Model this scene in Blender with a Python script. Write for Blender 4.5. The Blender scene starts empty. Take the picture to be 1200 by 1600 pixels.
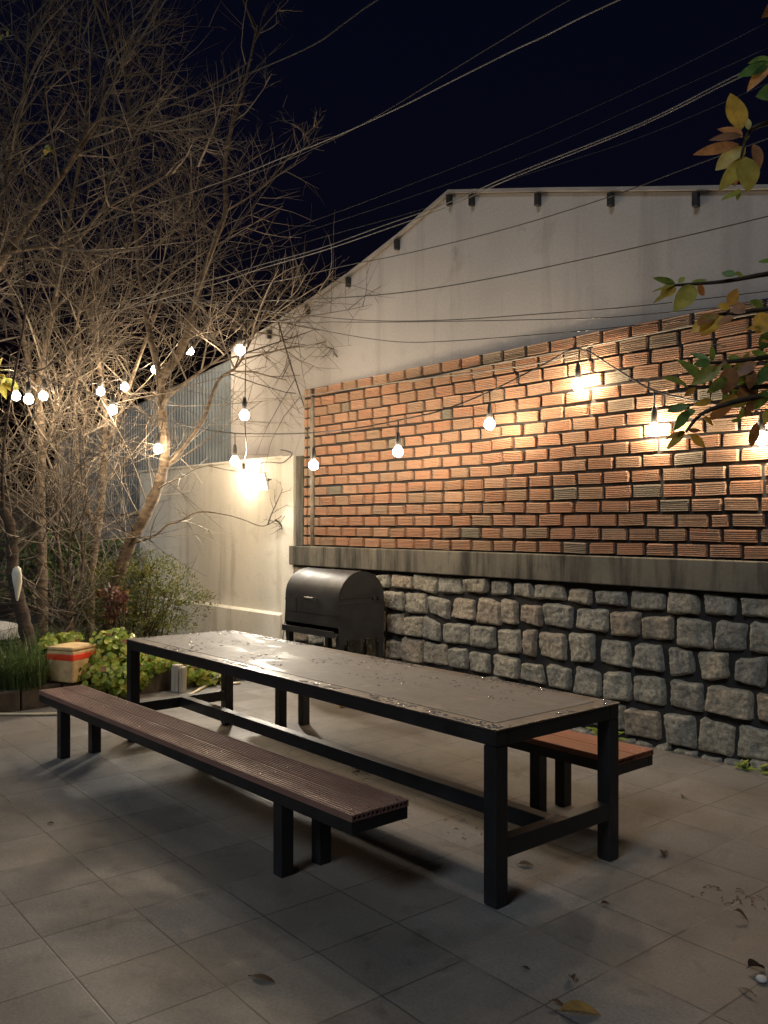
import bpy, bmesh, math, random
from mathutils import Vector, Matrix, noise
R = math.radians
random.seed(11)

# ------------------------------------------------------------------ camera, world, exposure
scene = bpy.context.scene
YAW = R(49.0); CH = 1.65; FP = 1351.0; HOR = 818.0      # focal length and horizon in px of the 1200x1600 frame
cd = bpy.data.cameras.new('camera'); cam = bpy.data.objects.new('camera', cd)
scene.collection.objects.link(cam); scene.camera = cam
cam.location = (0, 0, CH); cam.rotation_euler = (R(90), 0, YAW)
cd.sensor_fit = 'VERTICAL'; cd.sensor_height = 36.0; cd.lens = 36.0 * FP / 1600.0
cd.shift_y = (HOR - 800.0) / 1600.0
cd.clip_start = 0.05; cd.clip_end = 600

world = bpy.data.worlds.new('World'); scene.world = world; world.use_nodes = True
wn = world.node_tree; bg = wn.nodes['Background']
sky = wn.nodes.new('ShaderNodeTexSky'); sky.sky_type = 'NISHITA'; sky.sun_disc = False
sky.sun_elevation = R(-2.9); sky.sun_rotation = R(120); sky.altitude = 800; sky.ozone_density = 3.0
wn.links.new(sky.outputs[0], bg.inputs[0]); bg.inputs[1].default_value = 0.07
sd = bpy.data.lights.new('fill_sun', 'SUN'); sd.energy = 0.66; sd.angle = R(16); sd.color = (0.84, 0.92, 1.0)  # sun lamp added as soft fill for an unseen source behind the camera
fill_sun = bpy.data.objects.new('fill_sun', sd); scene.collection.objects.link(fill_sun)
fill_sun.rotation_euler = (R(46), 0, R(12))

vs = scene.view_settings
vs.view_transform = 'Standard'; vs.look = 'None'; vs.gamma = 1.0; vs.exposure = 0.35
BULB = 300.0; FLOOD = 460.0        # emission strengths

# ------------------------------------------------------------------ pixel helpers (photo 1200x1600 -> metres)
CS, SN = math.cos(YAW), math.sin(YAW)
def cam2w(X, d, z): return Vector((CS * X - SN * d, SN * X + CS * d, z))
def W(px, py, d): return cam2w((px - 600) / FP * d, d, CH - (py - HOR) / FP * d)
def PG(px, py, z=0.0): return W(px, py, FP * (CH - z) / (py - HOR))
def PY(px, py, Y):
    r = (px - 600) / FP
    return W(px, py, Y / (SN * r + CS))
def PV(px, py, a, b):          # on the upright plane through plan points a and b
    r = (px - 600) / FP; dx, dy = CS * r - SN, SN * r + CS
    ex, ey = b[0] - a[0], b[1] - a[1]
    return W(px, py, (a[0] * ey - a[1] * ex) / (dx * ey - dy * ex))

# ------------------------------------------------------------------ mesh helpers
C = scene.collection
class MB:
    def __init__(s): s.v = []; s.f = []; s.t = []; s.tint = 0.5
    def vert(s, p): s.v.append(tuple(p)); s.t.append(s.tint); return len(s.v) - 1
    def quad(s, a, b, c, d):
        i = [s.vert(p) for p in (a, b, c, d)]; s.f.append(i)
    def box(s, x0, x1, y0, y1, z0, z1, M=None):
        i = len(s.v)
        for z in (z0, z1):
            for p in ((x0, y0, z), (x1, y0, z), (x1, y1, z), (x0, y1, z)):
                s.vert(M @ Vector(p) if M else p)
        for q in ((3, 2, 1, 0), (4, 5, 6, 7), (0, 1, 5, 4), (1, 2, 6, 5), (2, 3, 7, 6), (3, 0, 4, 7)):
            s.f.append([i + k for k in q])
    def bbox(s, x0, x1, y0, y1, z0, z1, b=0.004, M=None):      # bevelled box
        bm = bmesh.new(); r = bmesh.ops.create_cube(bm, size=1)
        for v in bm.verts: v.co = Vector((x0 + (v.co.x + .5) * (x1 - x0), y0 + (v.co.y + .5) * (y1 - y0), z0 + (v.co.z + .5) * (z1 - z0)))
        bmesh.ops.bevel(bm, geom=bm.edges[:], offset=b, segments=2, affect='EDGES', profile=0.5)
        s.addbm(bm, M); bm.free()
    def addbm(s, bm, M=None):
        i = len(s.v); bm.verts.ensure_lookup_table(); bm.verts.index_update()
        for v in bm.verts: s.vert(M @ v.co if M else v.co)
        for f in bm.faces: s.f.append([i + v.index for v in f.verts])
    def tube(s, pts, radii, sides=6, cap=True):
        n = len(pts); pts = [Vector(p) for p in pts]; base = len(s.v)
        if not hasattr(radii, '__len__'): radii = [radii] * n
        up = Vector((0, 0, 1)); prev = None
        for k in range(n):
            t = (pts[min(k + 1, n - 1)] - pts[max(k - 1, 0)])
            if t.length < 1e-9: t = Vector((0, 0, 1))
            t.normalize()
            if prev is None:
                a = t.cross(up if abs(t.z) < .95 else Vector((1, 0, 0))).normalized()
            else:
                a = (prev - t * prev.dot(t)); a = a.normalized() if a.length > 1e-6 else t.orthogonal().normalized()
            prev = a; b = t.cross(a)
            for j in range(sides):
                w = 2 * math.pi * j / sides
                s.vert(pts[k] + (a * math.cos(w) + b * math.sin(w)) * radii[k])
        for k in range(n - 1):
            for j in range(sides):
                j2 = (j + 1) % sides
                s.f.append([base + k * sides + j, base + k * sides + j2, base + (k + 1) * sides + j2, base + (k + 1) * sides + j])
        if cap:
            s.f.append([base + j for j in range(sides)][::-1]); s.f.append([base + (n - 1) * sides + j for j in range(sides)])
    def lathe(s, prof, c, n=16, axis='z', close=True):     # prof: [(r, h)]
        base = len(s.v); c = Vector(c)
        for (r, h) in prof:
            for j in range(n):
                w = 2 * math.pi * j / n; p = (r * math.cos(w), r * math.sin(w), h)
                if axis == 'x': p = (h, p[0], p[1])
                if axis == 'y': p = (p[0], h, p[1])
                s.vert(c + Vector(p))
        for k in range(len(prof) - 1):
            for j in range(n):
                j2 = (j + 1) % n
                s.f.append([base + k * n + j, base + k * n + j2, base + (k + 1) * n + j2, base + (k + 1) * n + j])
        if close:
            s.f.append([base + j for j in range(n)][::-1]); s.f.append([base + (len(prof) - 1) * n + j for j in range(n)])
    def extrude_x(s, prof, x0, x1, caps=True):              # prof: closed loop of (y, z)
        b = len(s.v); n = len(prof)
        for x in (x0, x1):
            for (y, z) in prof: s.vert((x, y, z))
        for j in range(n):
            k = (j + 1) % n; s.f.append([b + j, b + k, b + n + k, b + n + j])
        if caps: s.f.append([b + j for j in range(n)][::-1]); s.f.append([b + n + j for j in range(n)])
    def leaf(s, base, tip, nrm, width, curl=0.15, fold=0.25, tint=None, n=6, prof=None):
        if tint is not None: s.tint = tint
        base, tip = Vector(base), Vector(tip); ax = tip - base; L = ax.length; ax.normalize()
        nrm = Vector(nrm); nrm = nrm - ax * nrm.dot(ax)
        nrm = nrm.normalized() if nrm.length > 1e-5 else ax.orthogonal().normalized()
        sd = ax.cross(nrm); b0 = len(s.v)
        for k in range(n + 1):
            u = k / n; w = width * .5 * (prof(u) if prof else (math.sin(math.pi * min(1, u ** .85)) ** .8 if 0 < u < 1 else 0.02))
            c = base + ax * (u * L) - nrm * (curl * L * (u * u))
            for e in (-1, 0, 1): s.vert(c + sd * (e * w) + nrm * (abs(e) * w * fold))
        for k in range(n):
            for e in (0, 1):
                i = b0 + k * 3 + e; s.f.append([i, i + 1, i + 4, i + 3])
    def build(s, name, m, parent=None, smooth=False, loc=None):
        me = bpy.data.meshes.new(name); me.from_pydata(s.v, [], s.f); me.update()
        at = me.attributes.new('tint', 'FLOAT', 'POINT'); at.data.foreach_set('value', s.t)
        if smooth: me.polygons.foreach_set('use_smooth', [True] * len(me.polygons))
        me.materials.append(m)
        o = bpy.data.objects.new(name, me); C.objects.link(o)
        if parent: o.parent = parent
        if loc: o.location = loc
        return o
def smooth_path(pts, n=6):
    pts = [Vector(p) for p in pts]; out = []
    for i in range(len(pts) - 1):
        p0, p1, p2, p3 = pts[max(i - 1, 0)], pts[i], pts[i + 1], pts[min(i + 2, len(pts) - 1)]
        for k in range(n):
            t = k / n
            out.append(.5 * ((2 * p1) + (p2 - p0) * t + (2 * p0 - 5 * p1 + 4 * p2 - p3) * t * t + (3 * p1 - p0 - 3 * p2 + p3) * t ** 3))
    return out + [pts[-1]]
def tag(o, label=None, cat=None, group=None, kind=None):
    if label: o['label'] = label
    if cat: o['category'] = cat
    if group: o['group'] = group
    if kind: o['kind'] = kind
    return o
def thing(name, label, cat, loc=(0, 0, 0), rz=0.0, group=None):
    o = bpy.data.objects.new(name, None); C.objects.link(o); o.empty_display_size = .2
    o.location = loc; o.rotation_euler = (0, 0, rz)
    return tag(o, label, cat, group)
def copy_tree(o, parent=None):
    c = o.copy(); C.objects.link(c)
    if parent: c.parent = parent
    for ch in list(o.children): copy_tree(ch, c)
    return c

# ------------------------------------------------------------------ materials
class NT:
    def __init__(s, name):
        s.m = bpy.data.materials.new(name); s.m.use_nodes = True; s.t = s.m.node_tree
        s.b = s.t.nodes['Principled BSDF']; s.co = s.t.nodes.new('ShaderNodeTexCoord').outputs['Object']
    def n(s, typ, **kw):
        x = s.t.nodes.new(typ)
        for k, v in kw.items(): setattr(x, k, v)
        return x
    def link(s, a, b): s.t.links.new(a, b)
    def put(s, sock, v):
        if isinstance(v, bpy.types.NodeSocket): s.link(v, sock)
        elif v is not None: sock.default_value = v
    def map(s, scale=(1, 1, 1), rot=(0, 0, 0), vec=None):
        x = s.n('ShaderNodeMapping'); x.inputs['Scale'].default_value = scale; x.inputs['Rotation'].default_value = rot
        s.link(vec or s.co, x.inputs['Vector']); return x.outputs[0]
    def noise(s, scale, detail=4, rough=.55, vec=None, dist=0.0):
        x = s.n('ShaderNodeTexNoise'); x.inputs['Scale'].default_value = scale; x.inputs['Detail'].default_value = detail
        x.inputs['Roughness'].default_value = rough; x.inputs['Distortion'].default_value = dist
        s.link(vec or s.co, x.inputs['Vector']); return x.outputs['Fac']
    def voro(s, scale, vec=None, feature='F1'):
        x = s.n('ShaderNodeTexVoronoi', feature=feature); x.inputs['Scale'].default_value = scale
        s.link(vec or s.co, x.inputs['Vector']); return x.outputs['Distance']
    def ramp(s, fac, stops):
        x = s.n('ShaderNodeValToRGB'); e = x.color_ramp.elements
        while len(e) < len(stops): e.new(.5)
        for i, (p, c) in enumerate(stops):
            e[i].position = p
            e[i].color = (*c, 1) if hasattr(c, '__len__') else (c, c, c, 1)
        s.link(fac, x.inputs[0]); return x.outputs[0]
    def mix(s, fac, a, b, mode='MIX'):
        x = s.n('ShaderNodeMix', data_type='RGBA', blend_type=mode)
        s.put(x.inputs[0], fac)
        for i, v in ((6, a), (7, b)): s.put(x.inputs[i], (*v, 1) if isinstance(v, tuple) and len(v) == 3 else v)
        return x.outputs[2]
    def math(s, op, a, b=None, c=None):
        x = s.n('ShaderNodeMath', operation=op); s.put(x.inputs[0], a)
        if b is not None: s.put(x.inputs[1], b)
        if c is not None: s.put(x.inputs[2], c)
        return x.outputs[0]
    def attr(s): return s.n('ShaderNodeAttribute', attribute_name='tint').outputs['Fac']
    def bump(s, h, strength=.3, dist=.01):
        x = s.n('ShaderNodeBump'); x.inputs['Strength'].default_value = strength; x.inputs['Distance'].default_value = dist
        s.link(h, x.inputs['Height']); s.link(x.outputs[0], s.b.inputs['Normal'])
    def done(s, col=None, rough=.7, metal=0.0, spec=.5):
        s.put(s.b.inputs['Base Color'], (*col, 1) if isinstance(col, tuple) else col)
        s.put(s.b.inputs['Roughness'], rough); s.put(s.b.inputs['Metallic'], metal); s.b.inputs['Specular IOR Level'].default_value = spec
        return s.m
M = {}
def plain(name, col, rough=.6, metal=0.0, nscale=30, var=.25, spec=.5, bump=.0):
    g = NT(name); f = g.noise(nscale, 4)
    c = g.ramp(f, [(.25, tuple(x * (1 - var) for x in col)), (.75, tuple(min(1, x * (1 + var)) for x in col))])
    if bump: g.bump(f, bump, .004)
    rr = g.ramp(g.noise(nscale * .4, 3), [(.3, max(.02, rough - .12)), (.7, min(1, rough + .12))])
    M[name] = g.done(c, rr, metal, spec)
# patio tiles
g = NT('patio_tiles')
v = g.map(rot=(0, 0, R(2.0)))
sx = g.n('ShaderNodeSeparateXYZ'); g.link(v, sx.inputs[0]); T = .395
ax = g.math('DIVIDE', g.math('ADD', sx.outputs[0], 42.247), T); ay = g.math('DIVIDE', g.math('ADD', sx.outputs[1], 37.999), T)
fx, fy = g.math('FRACT', ax), g.math('FRACT', ay)
ex = g.math('SUBTRACT', .5, g.math('ABSOLUTE', g.math('SUBTRACT', fx, .5)))
ey = g.math('SUBTRACT', .5, g.math('ABSOLUTE', g.math('SUBTRACT', fy, .5)))
ed = g.math('MINIMUM', ex, ey)
wob = g.math('MULTIPLY', g.math('SUBTRACT', g.noise(9, 3), .5), .006)
grout = g.ramp(g.math('ADD', ed, wob), [(.006, 1.0), (.0105, 0.0)])
cell = g.n('ShaderNodeCombineXYZ'); g.link(g.math('FLOOR', ax), cell.inputs[0]); g.link(g.math('FLOOR', ay), cell.inputs[1])
wnz = g.n('ShaderNodeTexWhiteNoise', noise_dimensions='3D'); g.link(cell.outputs[0], wnz.inputs['Vector'])
tilec = g.ramp(wnz.outputs['Value'], [(0, (.158, .150, .142)), (.5, (.188, .180, .170)), (1, (.215, .206, .194))])
stain = g.ramp(g.noise(1.3, 6, .62), [(.34, .70), (.5, .95), (.62, 1.1)])
speck = g.ramp(g.noise(75, 6, .8), [(.32, .68), (.68, 1.25)])
blot = g.ramp(g.noise(5.5, 5, .6, dist=.6), [(.30, .55), (.42, 1.0)])
col = g.mix(1, tilec, stain, 'MULTIPLY'); col = g.mix(.7, col, blot, 'MULTIPLY'); col = g.mix(1, col, speck, 'MULTIPLY')
dirt = g.ramp(g.noise(.7, 5, .6), [(.45, 0.0), (.65, .55)])
col = g.mix(dirt, col, (.12, .095, .07))
gcol = g.ramp(g.noise(2.4, 4), [(.5, (.022, .02, .018)), (.70, (.26, .23, .20))])
col = g.mix(g.math('MULTIPLY', grout, .75), col, gcol)
wet = g.ramp(g.noise(1.1, 5, .6, dist=.4), [(.42, 0.0), (.60, 1.0)])
rough = g.math('SUBTRACT', g.math('ADD', .58, g.math('MULTIPLY', g.noise(40, 3), .22)), g.math('MULTIPLY', wet, .20))
h = g.math('SUBTRACT', g.math('MULTIPLY', g.noise(90, 4, .7), .25), grout)
g.bump(h, .35, .003)
M['tiles'] = g.done(col, rough, 0, .4)
# soil / far ground
g = NT('soil'); f = g.noise(7, 8, .7); g.bump(f, .8, .03)
M['soil'] = g.done(g.ramp(f, [(.3, (.022, .016, .011)), (.7, (.06, .045, .03))]), .95)
# cream plaster, gable plaster, ledge concrete
def plaster(name, c0, c1, streak_col, streak=.5, sc=1.0, cracks=False, lo=.52, hi=.72):
    g = NT(name)
    big = g.noise(.8 * sc, 6, .6); c = g.ramp(big, [(.3, c0), (.7, c1)])
    st = g.noise(1.0, 5, .62, vec=g.map((4.2 * sc, 4.2 * sc, .42 * sc)))
    c = g.mix(g.ramp(st, [(lo, 0.0), (hi, streak)]), c, streak_col)
    blot = g.noise(3.1 * sc, 7, .68, dist=.5); c = g.mix(g.ramp(blot, [(.56, 0.0), (.70, .32)]), c, streak_col)
    fine = g.ramp(g.noise(45, 4, .7), [(.3, .9), (.7, 1.07)]); c = g.mix(1, c, fine, 'MULTIPLY')
    if cracks:
        sp = g.ramp(g.noise(1.9, 4, .5, vec=g.map((1.4, 1, 1.1))), [(.70, 0.0), (.76, .55)]); c = g.mix(sp, c, (.12, .085, .06))
    g.bump(g.noise(26, 6, .7), .25, .006)
    M[name] = g.done(c, .88, 0, .25)
plaster('cream', (.63, .605, .53), (.74, .715, .64), (.36, .32, .25), .6, 1.2)
plaster('gable', (.300, .288, .280), (.375, .36, .348), (.19, .175, .163), .6, .7, True)
plaster('ledge', (.095, .088, .072), (.165, .153, .122), (.028, .027, .024), .95, 2.2, False, .43, .66)
plaster('grey_wall', (.22, .21, .20), (.32, .30, .28), (.12, .11, .10), .5, 1.0)
plaster('stake', (.34, .31, .25), (.45, .41, .34), (.17, .14, .10), .6, 3.0)
# brick
g = NT('ridged_brick'); a = g.attr()
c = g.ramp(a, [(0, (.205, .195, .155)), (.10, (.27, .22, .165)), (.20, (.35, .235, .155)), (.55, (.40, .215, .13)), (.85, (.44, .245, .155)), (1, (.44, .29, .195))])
c = g.mix(g.ramp(g.noise(11, 6, .65), [(.46, 0.0), (.70, .75)]), c, (.30, .24, .18))
c = g.mix(1, c, g.ramp(g.noise(70, 3), [(.3, .8), (.7, 1.15)]), 'MULTIPLY')
c = g.mix(g.ramp(g.noise(1.3, 5, .6), [(.55, 0.0), (.75, .4)]), c, (.17, .15, .115))
g.bump(g.noise(120, 3), .3, .003); M['brick'] = g.done(c, .85, 0, .25)
g = NT('dark_mortar'); f = g.noise(30, 5, .7); g.bump(f, .6, .006)
M['mortar'] = g.done(g.ramp(f, [(.3, (.010, .0095, .010)), (.75, (.034, .031, .030))]), .9)
# stone
g = NT('granite_stone'); a = g.attr()
c = g.ramp(a, [(0, (.275, .265, .232)), (.35, (.345, .33, .275)), (.7, (.385, .35, .275)), (1, (.345, .285, .22))])
c = g.mix(1, c, g.ramp(g.noise(34, 6, .78), [(.34, .42), (.66, 1.45)]), 'MULTIPLY')
c = g.mix(g.ramp(g.noise(7, 5), [(.52, 0.0), (.75, .4)]), c, (.12, .115, .08))
g.bump(g.noise(34, 6, .78), 1.0, .02); M['stone'] = g.done(c, .9, 0, .25)
# metals / plastics
plain('black_steel', (.0125, .013, .0145), .45, 0, 7, .55, .5)
plain('grill_steel', (.016, .017, .020), .52, 0, 9, .5, .55, .1)
plain('bright_edge', (.30, .29, .27), .3, .9, 20, .2)
plain('screw', (.55, .54, .5), .3, 1.0, 60, .1)
plain('cable', (.012, .012, .012), .55, 0, 40, .2)
plain('power_cable', (.20, .19, .165), .5, 0, 3, .35)
plain('grey_cable', (.045, .043, .04), .5, 0, 3, .3)
plain('conduit', (.23, .21, .17), .6, 0, 12, .35)
plain('hose', (.52, .45, .30), .45, 0, 6, .2)
plain('foam', (.52, .37, .19), .85, 0, 14, .3, .2, .2)
plain('tape', (.75, .055, .02), .4, 0, 10, .15)
plain('bag', (.68, .66, .55), .6, 0, 12, .15)
plain('dark_plastic', (.02, .021, .022), .4, 0, 20, .3)
plain('pale_plastic', (.55, .55, .52), .5, 0, 20, .15)
plain('terracotta', (.36, .12, .05), .8, 0, 20, .3)
plain('kerb', (.085, .07, .055), .9, 0, 9, .5, .2, .5)
plain('roof_metal', (.33, .31, .29), .45, .3, 4, .2)
plain('sheet_metal', (.19, .225, .25), .45, .15, 3, .22)
plain('fruit', (.55, .38, .04), .4, 0, 12, .2)
plain('dark_wall', (.05, .045, .045), .9, 0, 2, .5)
plain('pebble', (.55, .53, .5), .6, 0, 30, .1)
# bark
def bark(name, c0, c1, stripes=True):
    g = NT(name); n1 = g.noise(6, 6, .7); n2 = g.noise(1, 4, .6, vec=g.map((9, 9, 34)))
    f = g.math('ADD', g.math('MULTIPLY', n1, .5), g.math('MULTIPLY', n2, .5)) if stripes else n1
    g.bump(f, .9, .02); M[name] = g.done(g.ramp(f, [(.40, c0), (.60, c1)]), .85, 0, .25)
bark('bark', (.04, .029, .02), (.165, .125, .085))
g = NT('twig'); c = g.ramp(g.attr(), [(0, (.05, .041, .033)), (.5, (.13, .108, .083)), (1, (.27, .23, .18))])
c = g.mix(1, c, g.ramp(g.noise(9, 4, .6), [(.3, .65), (.7, 1.2)]), 'MULTIPLY'); M['twig'] = g.done(c, .85, 0, .25)
bark('dark_bark', (.03, .022, .017), (.09, .066, .05))
# leaves
def leafmat(name, stops, rough=.5, trans=.35, vein=True):
    g = NT(name); a = g.attr()
    c = g.ramp(a, stops); c = g.mix(1, c, g.ramp(g.noise(28, 5, .65), [(.3, .62), (.7, 1.3)]), 'MULTIPLY')
    g.put(g.b.inputs['Base Color'], c); g.b.inputs['Roughness'].default_value = rough; g.b.inputs['Specular IOR Level'].default_value = .4
    tr = g.n('ShaderNodeBsdfTranslucent'); g.link(c, tr.inputs[0]); mx = g.n('ShaderNodeMixShader'); mx.inputs[0].default_value = trans
    out = g.t.nodes['Material Output']; g.link(g.b.outputs[0], mx.inputs[1]); g.link(tr.outputs[0], mx.inputs[2]); g.link(mx.outputs[0], out.inputs[0])
    M[name] = g.m
leafmat('broad_leaf', [(0, (.05, .13, .04)), (.25, (.16, .23, .05)), (.45, (.28, .25, .06)), (.65, (.45, .29, .05)), (.82, (.36, .17, .06)), (1, (.22, .12, .07))])
leafmat('ivy_leaf', [(0, (.05, .14, .025)), (.45, (.24, .33, .045)), (.8, (.46, .45, .09)), (1, (.26, .11, .06))], .4)
leafmat('shrub_leaf', [(0, (.03, .05, .014)), (.5, (.10, .108, .024)), (.85, (.19, .17, .04)), (1, (.2, .14, .05))], .7)
leafmat('grass', [(0, (.03, .075, .026)), (.6, (.12, .18, .055)), (1, (.36, .31, .16))], .5)
leafmat('red_leaf', [(0, (.06, .022, .02)), (.55, (.15, .055, .045)), (.75, (.28, .19, .06)), (1, (.05, .12, .12))], .5)
leafmat('dry_leaf', [(0, (.035, .02, .012)), (.5, (.14, .075, .035)), (1, (.30, .18, .045))], .55, .1)
# bench decking
g = NT('decking'); a = g.attr()
f = g.noise(1, 5, .6, vec=g.map((1.2, 26, 26)))
c = g.ramp(f, [(.3, (.20, .108, .083)), (.7, (.285, .16, .125))])
c = g.mix(g.ramp(g.noise(2.2, 4, .6, vec=g.map((1, 3, 1))), [(.42, 0.0), (.66, .45)]), c, (.10, .055, .045))
wetm = g.ramp(g.noise(1.6, 4, .6, vec=g.map((1, 4, 1))), [(.42, .66), (.58, .42)])
g.bump(g.noise(80, 3), .2, .002); M['decking'] = g.done(c, wetm, 0, .5)
g = NT('red_decking'); f = g.noise(1, 5, .6, vec=g.map((1.2, 26, 26)))
g.bump(g.noise(80, 3), .2, .002); M['red_decking'] = g.done(g.ramp(f, [(.3, (.24, .085, .045)), (.7, (.33, .13, .07))]), .5, 0, .4)
# table slab: wet stone
g = NT('table_slab')
f = g.noise(2.3, 6, .6, vec=g.map((1, 1.6, 1)), dist=.7)
c = g.ramp(g.noise(16, 6, .7), [(.3, (.098, .096, .094)), (.7, (.145, .142, .138))])
c = g.mix(g.ramp(f, [(.52, 0.0), (.57, .55)]), c, (.058, .055, .052))
rr = g.ramp(f, [(.38, .64), (.55, .58), (.62, .42)])
g.bump(g.noise(120, 4, .7), .12, .002); M['slab'] = g.done(c, rr, 0, .3)
g = NT('table_edge'); f = g.noise(5, 5, .65)
M['table_edge'] = g.done(g.ramp(g.noise(30, 5, .7), [(.3, (.035, .029, .025)), (.7, (.085, .07, .058))]), g.ramp(f, [(.4, .55), (.6, .34)]), 0, .35); 
g = NT('water'); g.b.inputs['Transmission Weight'].default_value = .85; g.b.inputs['IOR'].default_value = 1.33
M['water'] = g.done((.85, .87, .9), .03)
# lights
def glow(name, col, strength):
    m = bpy.data.materials.new(name); m.use_nodes = True; t = m.node_tree; t.nodes.remove(t.nodes['Principled BSDF'])
    e = t.nodes.new('ShaderNodeEmission'); e.inputs[0].default_value = (*col, 1); e.inputs[1].default_value = strength
    t.links.new(e.outputs[0], t.nodes['Material Output'].inputs[0]); M[name] = m
glow('bulb_glass', (1.0, .77, .52), BULB)
glow('flood_glass', (1.0, .91, .76), FLOOD)

# ------------------------------------------------------------------ setting: ground
b = MB(); b.quad((-150, -150, -.02), (150, -150, -.02), (150, 150, -.02), (-150, 150, -.02)); tag(b.build('ground', M['soil']), kind='structure')
b = MB(); b.box(-7.85, 8.0, -8.0, 5.72, -.015, 0.0); b.box(-16, -7.85, -8, 1.2, -.015, 0.0); tag(b.build('patio', M['tiles']), kind='structure')
# garden bed soil, uneven
b = MB(); nx, ny = 40, 30
for j in range(ny + 1):
    for i in range(nx + 1):
        x = -14.4 + 6.4 * i / nx; y = 1.35 + 4.3 * j / ny
        edge = min(1, (nx - i) / 2, j / 2)
        b.vert((x, y, .13 + .07 * noise.noise((x * 1.7, y * 1.7, 0)) * edge))
for j in range(ny):
    for i in range(nx):
        k = j * (nx + 1) + i; b.f.append([k, k + 1, k + nx + 2, k + nx + 1])
tag(b.build('garden_soil', M['soil'], smooth=True), kind='structure')
# low edging of rough blocks round the bed
t = thing('garden_edging', 'low dark rough block edging round the garden bed behind the bench', 'edging', (-7.93, 3.0, 0))
rng = random.Random(3)
b = MB(); y = 1.2
while y < 5.15:
    L = rng.uniform(.28, .42); b.bbox(-.09 + rng.uniform(-.012, .012), .07 + rng.uniform(-.012, .012), y - 3, y - 3 + L - .012, -.01, .19 + rng.uniform(-.02, .02), .012); y += L
x = -8.03
while x > -14.2:
    L = rng.uniform(.3, .45); b.bbox(x - L + 7.94, x + 7.93, -1.80, -1.64, -.01, .19 + rng.uniform(-.02, .02), .012); x -= L
b.build('blocks', M['kerb'], t)

# ------------------------------------------------------------------ boundary wall: stone base, ledge, brick
WY = 5.70
wall = thing('garden_wall', 'tall wall of orange ridged brick over a ledge and grey squared stone', 'wall', (-3.5, WY, 0))
X0, X1 = -8.10, 2.2
def P(x, y, z): return (x + 3.5, y - WY, z)     # world to wall space
b = MB(); b.box(X0 + 3.5, X1 + 3.5, .0, .042, -.05, 1.18); b.build('base_mortar', M['mortar'], wall)
# stones
rng = random.Random(21)
b = MB()
def stone(xa, xb, za, zb, big):
    n = max(7, int((xb - xa) / .0145)); m = max(6, int((zb - za) / .0145)); j = lambda: rng.uniform(-.016, .016)
    if rng.random() < .25: j = lambda: rng.uniform(-.034, .03)
    c = [(xa + j(), za + j()), (xb + j(), za + j()), (xb + j(), zb + j()), (xa + j(), zb + j())]
    b.tint = rng.random(); dep = rng.uniform(.030, .048); base = len(b.v); off = rng.uniform(0, 50)
    tiltx, tiltz = rng.uniform(-.012, .012), rng.uniform(-.012, .012)
    for q in range(m + 1):
        for p in range(n + 1):
            s, u = 2 * p / n - 1, 2 * q / m - 1
            s2 = s * (1 - .05 * u ** 10); u2 = u * (1 - .05 * s ** 10)
            fs, fu = (s2 + 1) / 2, (u2 + 1) / 2
            x = (c[0][0] * (1 - fs) + c[1][0] * fs) * (1 - fu) + (c[3][0] * (1 - fs) + c[2][0] * fs) * fu
            z = (c[0][1] * (1 - fs) + c[1][1] * fs) * (1 - fu) + (c[3][1] * (1 - fs) + c[2][1] * fs) * fu
            edge = (1 - abs(s) ** 24) * (1 - abs(u) ** 24)
            nn = noise.noise((x * 9 + off, z * 9, off)) * .017 + (.5 - abs(noise.noise((x * 21 + off, z * 21, 3)))) * .020 + (.4 - abs(noise.noise((x * 48, z * 48, off)))) * .011
            wob = 0.014 * noise.noise((x * 11, z * 11, off + 9))
            de = min((1 - abs(s)) * (xb - xa) / 2, (1 - abs(u)) * (zb - za) / 2); ch = min(1.0, de / .017); ch = ch * (2 - ch)
            y = .004 - (dep + nn * ch + tiltx * s + tiltz * u) * (ch ** .6)
            b.vert((x + 3.5 + wob * (1 - edge), y, z + wob * (1 - edge)))
    for q in range(m):
        for p in range(n):
            k = base + q * (n + 1) + p; b.f.append([k, k + 1, k + n + 2, k + n + 1])
rows = [(.065, .275), (.31, .515), (.55, .755), (.79, .985), (1.015, 1.155)]
for ri, (za, zb) in enumerate(rows):
    x = X0 + .02 - rng.uniform(0, .08)
    while x < X1 - .1:
        L = rng.uniform(.245, .335) if rng.random() < .8 else rng.uniform(.17, .40)
        if rng.random() < .0 and zb - za > .19:
            zm = (za + zb) / 2; stone(max(x, X0 + .01), x + L - .03, za, zm - .014, 0); stone(max(x, X0 + .01), x + L - .03, zm + .014, zb, 0)
        else: stone(max(x, X0 + .01), min(x + L - .032, X1), za + .014 * math.sin(x * 2.3 + ri * 1.7), zb + .014 * math.sin(x * 2.3 + ri * 1.7 + 1.1), 1)
        x += L
x = X0 + .02                                     # broken footing stones
while x < X1 - .1:
    L = rng.uniform(.10, .26); stone(x, x + L - .02, -.03, .045 + rng.uniform(-.03, .015), 0); x += L
b.build('stones', M['stone'], wall, smooth=True)
b = MB(); b.bbox(X0 + 3.48, X1 + 3.5, -.075, .042, 1.182, 1.398, .008); b.build('ledge', M['ledge'], wall)
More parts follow.
